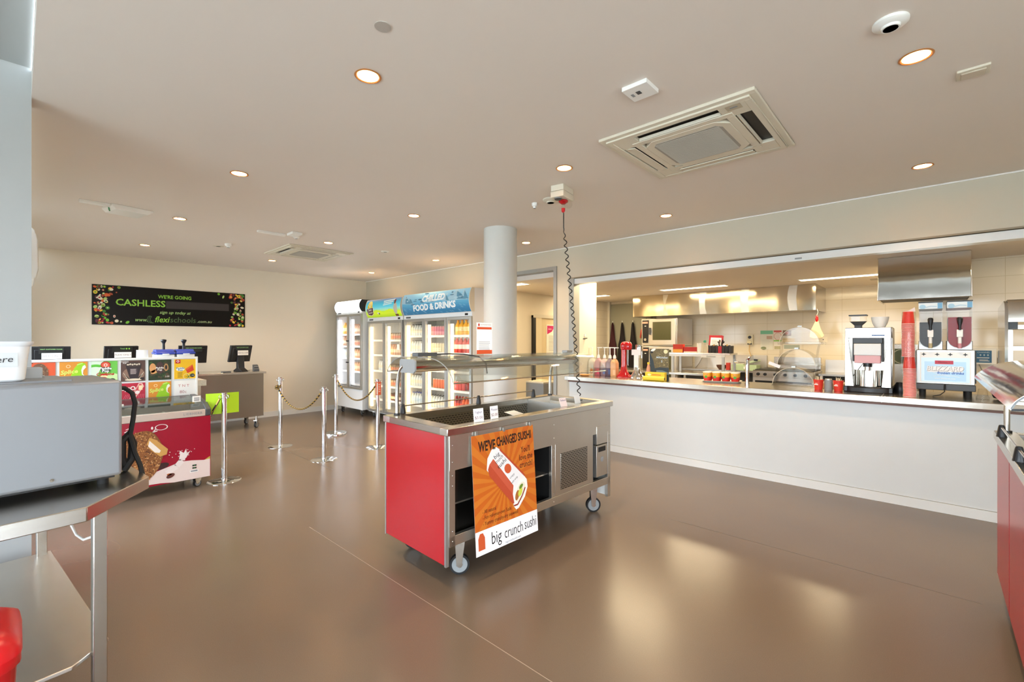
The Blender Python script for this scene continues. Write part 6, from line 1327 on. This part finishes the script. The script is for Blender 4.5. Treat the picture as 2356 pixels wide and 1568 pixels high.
def d_n3(a, w, h): a.rect(0, h*.72, .14, h, '8A6A50', 1); a.ell(.07, h*.86, .035, .03, 'D88A70', 2); a.rect(.0, h*.40, .2, h*.6, 'DCC48A', 1); a.bars(.16, w - .02, h*.9, 6, .03, .006, 'B8B4A4', 1); a.rect(.02, .02, w - .02, h*.25, 'A8B0A0', 1)
sheet('kitchen_notice', 'notice with food pictures behind the acrylic cake stand', 'notice', -2.13, 1.29, -1.83, 1.665, 'E0DACB', d_n3)
t = thing('power_outlet', 'yellowed switched power outlet with hanging cord on the rear tiles', 'outlet', (-2.70, 10, 1.39)); m = MB(); m.box((-.055, -.06, 0), (.055, 0, .195), 'E8DFC0'); m.build('case', t, .004); MB().cyl((0, -.062, .145), (0, -.075, .145), .03, 'black plastic').build('switch', t); m = MB(); m.cyl((0, -.062, .05), (0, -.08, .05), .035, 'E0D4B0'); m.box((-.04, -.075, .0), (.04, -.06, .025), 'dark interior'); m.build('socket', t); MB().tube([(.0, -.07, 0), (-.01, -.07, -.12), (.03, -.07, -.25), (.02, -.07, -.42)], .008, 'D8B478').build('cord', t)
m = MB(); m.box((-1.58, 9.99, 1.44), (-1.42, 10, 1.53), 'F0E6D0'); m.cyl((-1.48, 9.985, 1.485), (-1.48, 9.99, 1.485), .01, 'dark grey plastic'); tag(m.build('socket_plate'), 'small white socket plate on the rear tiles right of the cake stand', 'socket')
t = thing('hanging_board', 'pale wooden paddle board with red clip hanging from the hood corner', 'board', (-1.42, 8.99, 1.55)); m = MB(); m.prism([(-.02, .24), (.02, .24), (.05, .12), (.10, .0), (.07, -.04), (-.05, -.05), (-.10, -.02), (-.09, .08)], 1, -.006, .006, 'E3CDA4'); m.build('paddle', t, .003); m = MB(); m.lathe([(.012, .23), (.022, .26), (.022, .30), (.008, .34)], 'glossy red'); m.build('clip', t); MB().tube([(0, 0, .33), (.015, .01, .39), (0, .02, .44)], .004, 'aluminium').build('hook', t)
# rear benches
t = thing('rear_bench', 'stainless bench with high splashback behind the raised shelf', 'bench', (-2.95, 9.62, 0)); MB().box((-.85, -.36, .87), (.55, .36, .90), 'steel').build('worktop', t); MB().box((-.85, .34, .90), (.55, .37, 1.18), 'steel soft').build('splashback', t)
m = MB(); m.prism([(-.34, .90), (.34, .90), (.34, 1.18), (.1, 1.14), (-.1, 1.0)], 0, -.60, -.585, 'steel soft'); m.prism([(-.34, .90), (.34, .90), (.34, 1.18), (.1, 1.14), (-.1, 1.0)], 0, .30, .315, 'steel soft'); m.build('side_wing', t)
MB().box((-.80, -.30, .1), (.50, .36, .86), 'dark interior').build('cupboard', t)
for x in (-.8, .5): MB().box((x - .02, -.34, 0), (x + .02, -.30, .87), 'steel soft').build('leg', t)
t = thing('sandwich_press', 'pale green sandwich press with raised lid on the rear bench', 'sandwich press', (-2.62, 9.45, .90)); MB().box((-.24, -.12, .0), (.20, .15, .11), mat('mint enamel', 'A8BE98', .4)).build('base', t, .006); m = MB(); m.X = Matrix.Translation((0, 0, .12)) @ Matrix.Rotation(R(-14), 4, 'Y'); m.box((-.22, -.10, .0), (.22, .13, .04), mat('mint enamel2', 'B4C4A4', .4)); m.build('lid', t, .004); MB().box((.16, -.14, .19), (.22, -.10, .22), 'black plastic').build('handle', t); MB().box((-.02, -.125, .03), (.06, -.121, .075), 'paper').build('label', t)
b = MB(); b.lathe([(.05, 0), (.09, .05), (.10, .09), (.094, .09), (0, .02)], '5A3A2A'); tag(b.build('brown_bowl', loc=(-3.06, 9.40, .90)), 'brown bowl on the rear bench below the raised shelf end', 'bowl'); b = MB(); b.box((-.035, -.03, 0), (.035, .03, .14), 'B03024'); tag(b.build('red_carton', loc=(-2.92, 9.34, .90), bevel=.003), 'small red carton beside the brown bowl', 'carton')
# griddle stove
t = thing('griddle_stove', 'stainless griddle stove with row of black knobs', 'stove', (-1.92, 8.95, 0)); MB().box((-.455, .03, .12), (.455, .85, .93), 'steel soft').build('body', t, .004)
MB().prism([(-.02, .82), (.03, .82), (.03, .93), (.0, .945), (-.02, .93)], 0, -.455, .455, 'steel').build('control_fascia', t)
for x in (-.37, -.26, -.10, .05, .2, .35): m = MB(); m.cyl((x, -.022, .875), (x, -.05, .875), .028, 'black plastic', r2=.022); m.build('knob', t)
MB().box((-.44, .06, .93), (.44, .78, .955), 'dark interior').build('griddle_plate', t); MB().box((-.30, .78, .93), (.44, .85, 1.16), 'steel').build('splashback', t)
m = MB(); m.box((-.43, .015, .28), (.43, .03, .76), 'black plastic'); m.build('oven_door', t, .004); MB().cyl((-.38, -.01, .70), (.38, -.01, .70), .012, 'steel').build('handle', t)
for x in (-.42, .42): 
    for y in (.1, .8): MB().cyl((x, y, 0), (x, y, .12), .02, 'steel').build('foot', t)
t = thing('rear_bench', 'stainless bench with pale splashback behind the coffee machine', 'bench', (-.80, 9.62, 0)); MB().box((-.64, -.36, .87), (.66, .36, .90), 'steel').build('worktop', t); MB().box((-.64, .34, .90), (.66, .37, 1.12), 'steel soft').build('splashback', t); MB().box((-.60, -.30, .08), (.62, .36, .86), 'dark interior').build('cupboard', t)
for x in (-.6, .62): MB().box((x - .02, -.34, 0), (x + .02, -.30, .87), 'steel soft').build('leg', t)
t = thing('dishwasher', 'stainless dishwasher with green control label behind the cup stack', 'dishwasher', (-.42, 7.9, 0)); MB().box((-.28, -.1, .02), (.28, .5, 1.42), 'steel').build('casing', t, .005); m = MB(); m.box((.02, -.104, 1.16), (.22, -.101, 1.36), '5E6A50'); a = Art(m, (.02, -.105, 1.16), (1, 0, 0), (0, 0, 1)); a.ring(.1, .1, .095, .006, 'D8D8C8', 1, ry=.095); a.bars(.04, .16, .16, 7, .018, .005, '3A4230', 1); m.build('control_label', t)
b = MB(); b.box((-.12, -.15, 0), (.12, .15, .05), 'C8A070'); b.box((-.12, -.15, .05), (.12, .15, .054), 'D8B888'); tag(b.build('cardboard_box', loc=(-.79, 5.95, CT), bevel=.003), 'open flat cardboard box behind the red stirrer cups', 'box')
# grey bin in the doorway
t = thing('grey_bin', 'square grey bin with papers on top just inside the open doorway', 'bin', (-4.86, 6.0, 0)); MB().box((-.19, -.19, .0), (.19, .19, .76), 'grey plastic').build('bin_body', t, .01); MB().box((-.19, -.19, .762), (.19, .19, .785), 'cream plastic').build('lid', t)
tag(MB().box((-4.98, 5.92, .786), (-4.80, 6.1, .80), 'E8D8B8').build('paper_stack'), 'small pile of papers on the grey bin in the doorway', 'papers')
# serving things lying in the red cart
t = thing('cutlery_tray', 'steel tray of white and brown wrapped cutlery on the red cart', 'tray', (.52, 3.35, .945))
MB().box((-.12, -.22, 0), (.12, .22, .012), 'steel').build('tray', t, .003)
for i in range(7): m = MB(); m.X = Matrix.Translation((-.07 + .03*(i % 4), -.15 + .05*i, .012)) @ Matrix.Rotation(.5*i, 4, 'Z'); m.box((-.05, -.012, 0), (.05, .012, .02), ('F0ECE4', '8A5A34', 'E8DCD0')[i % 3]); m.build('wrapped_cutlery', t, .003)
t = thing('plate_stack', 'stack of white rectangular plates on the red cart behind the tray', 'plates', (.60, 3.02, .945))
for i in range(4): m = MB(); loft(m, [(rrect(.13, .09, .02), .012*i), (rrect(.15, .11, .03), .012*i + .010)], 'white plastic', True, True); m.build('plate', t)
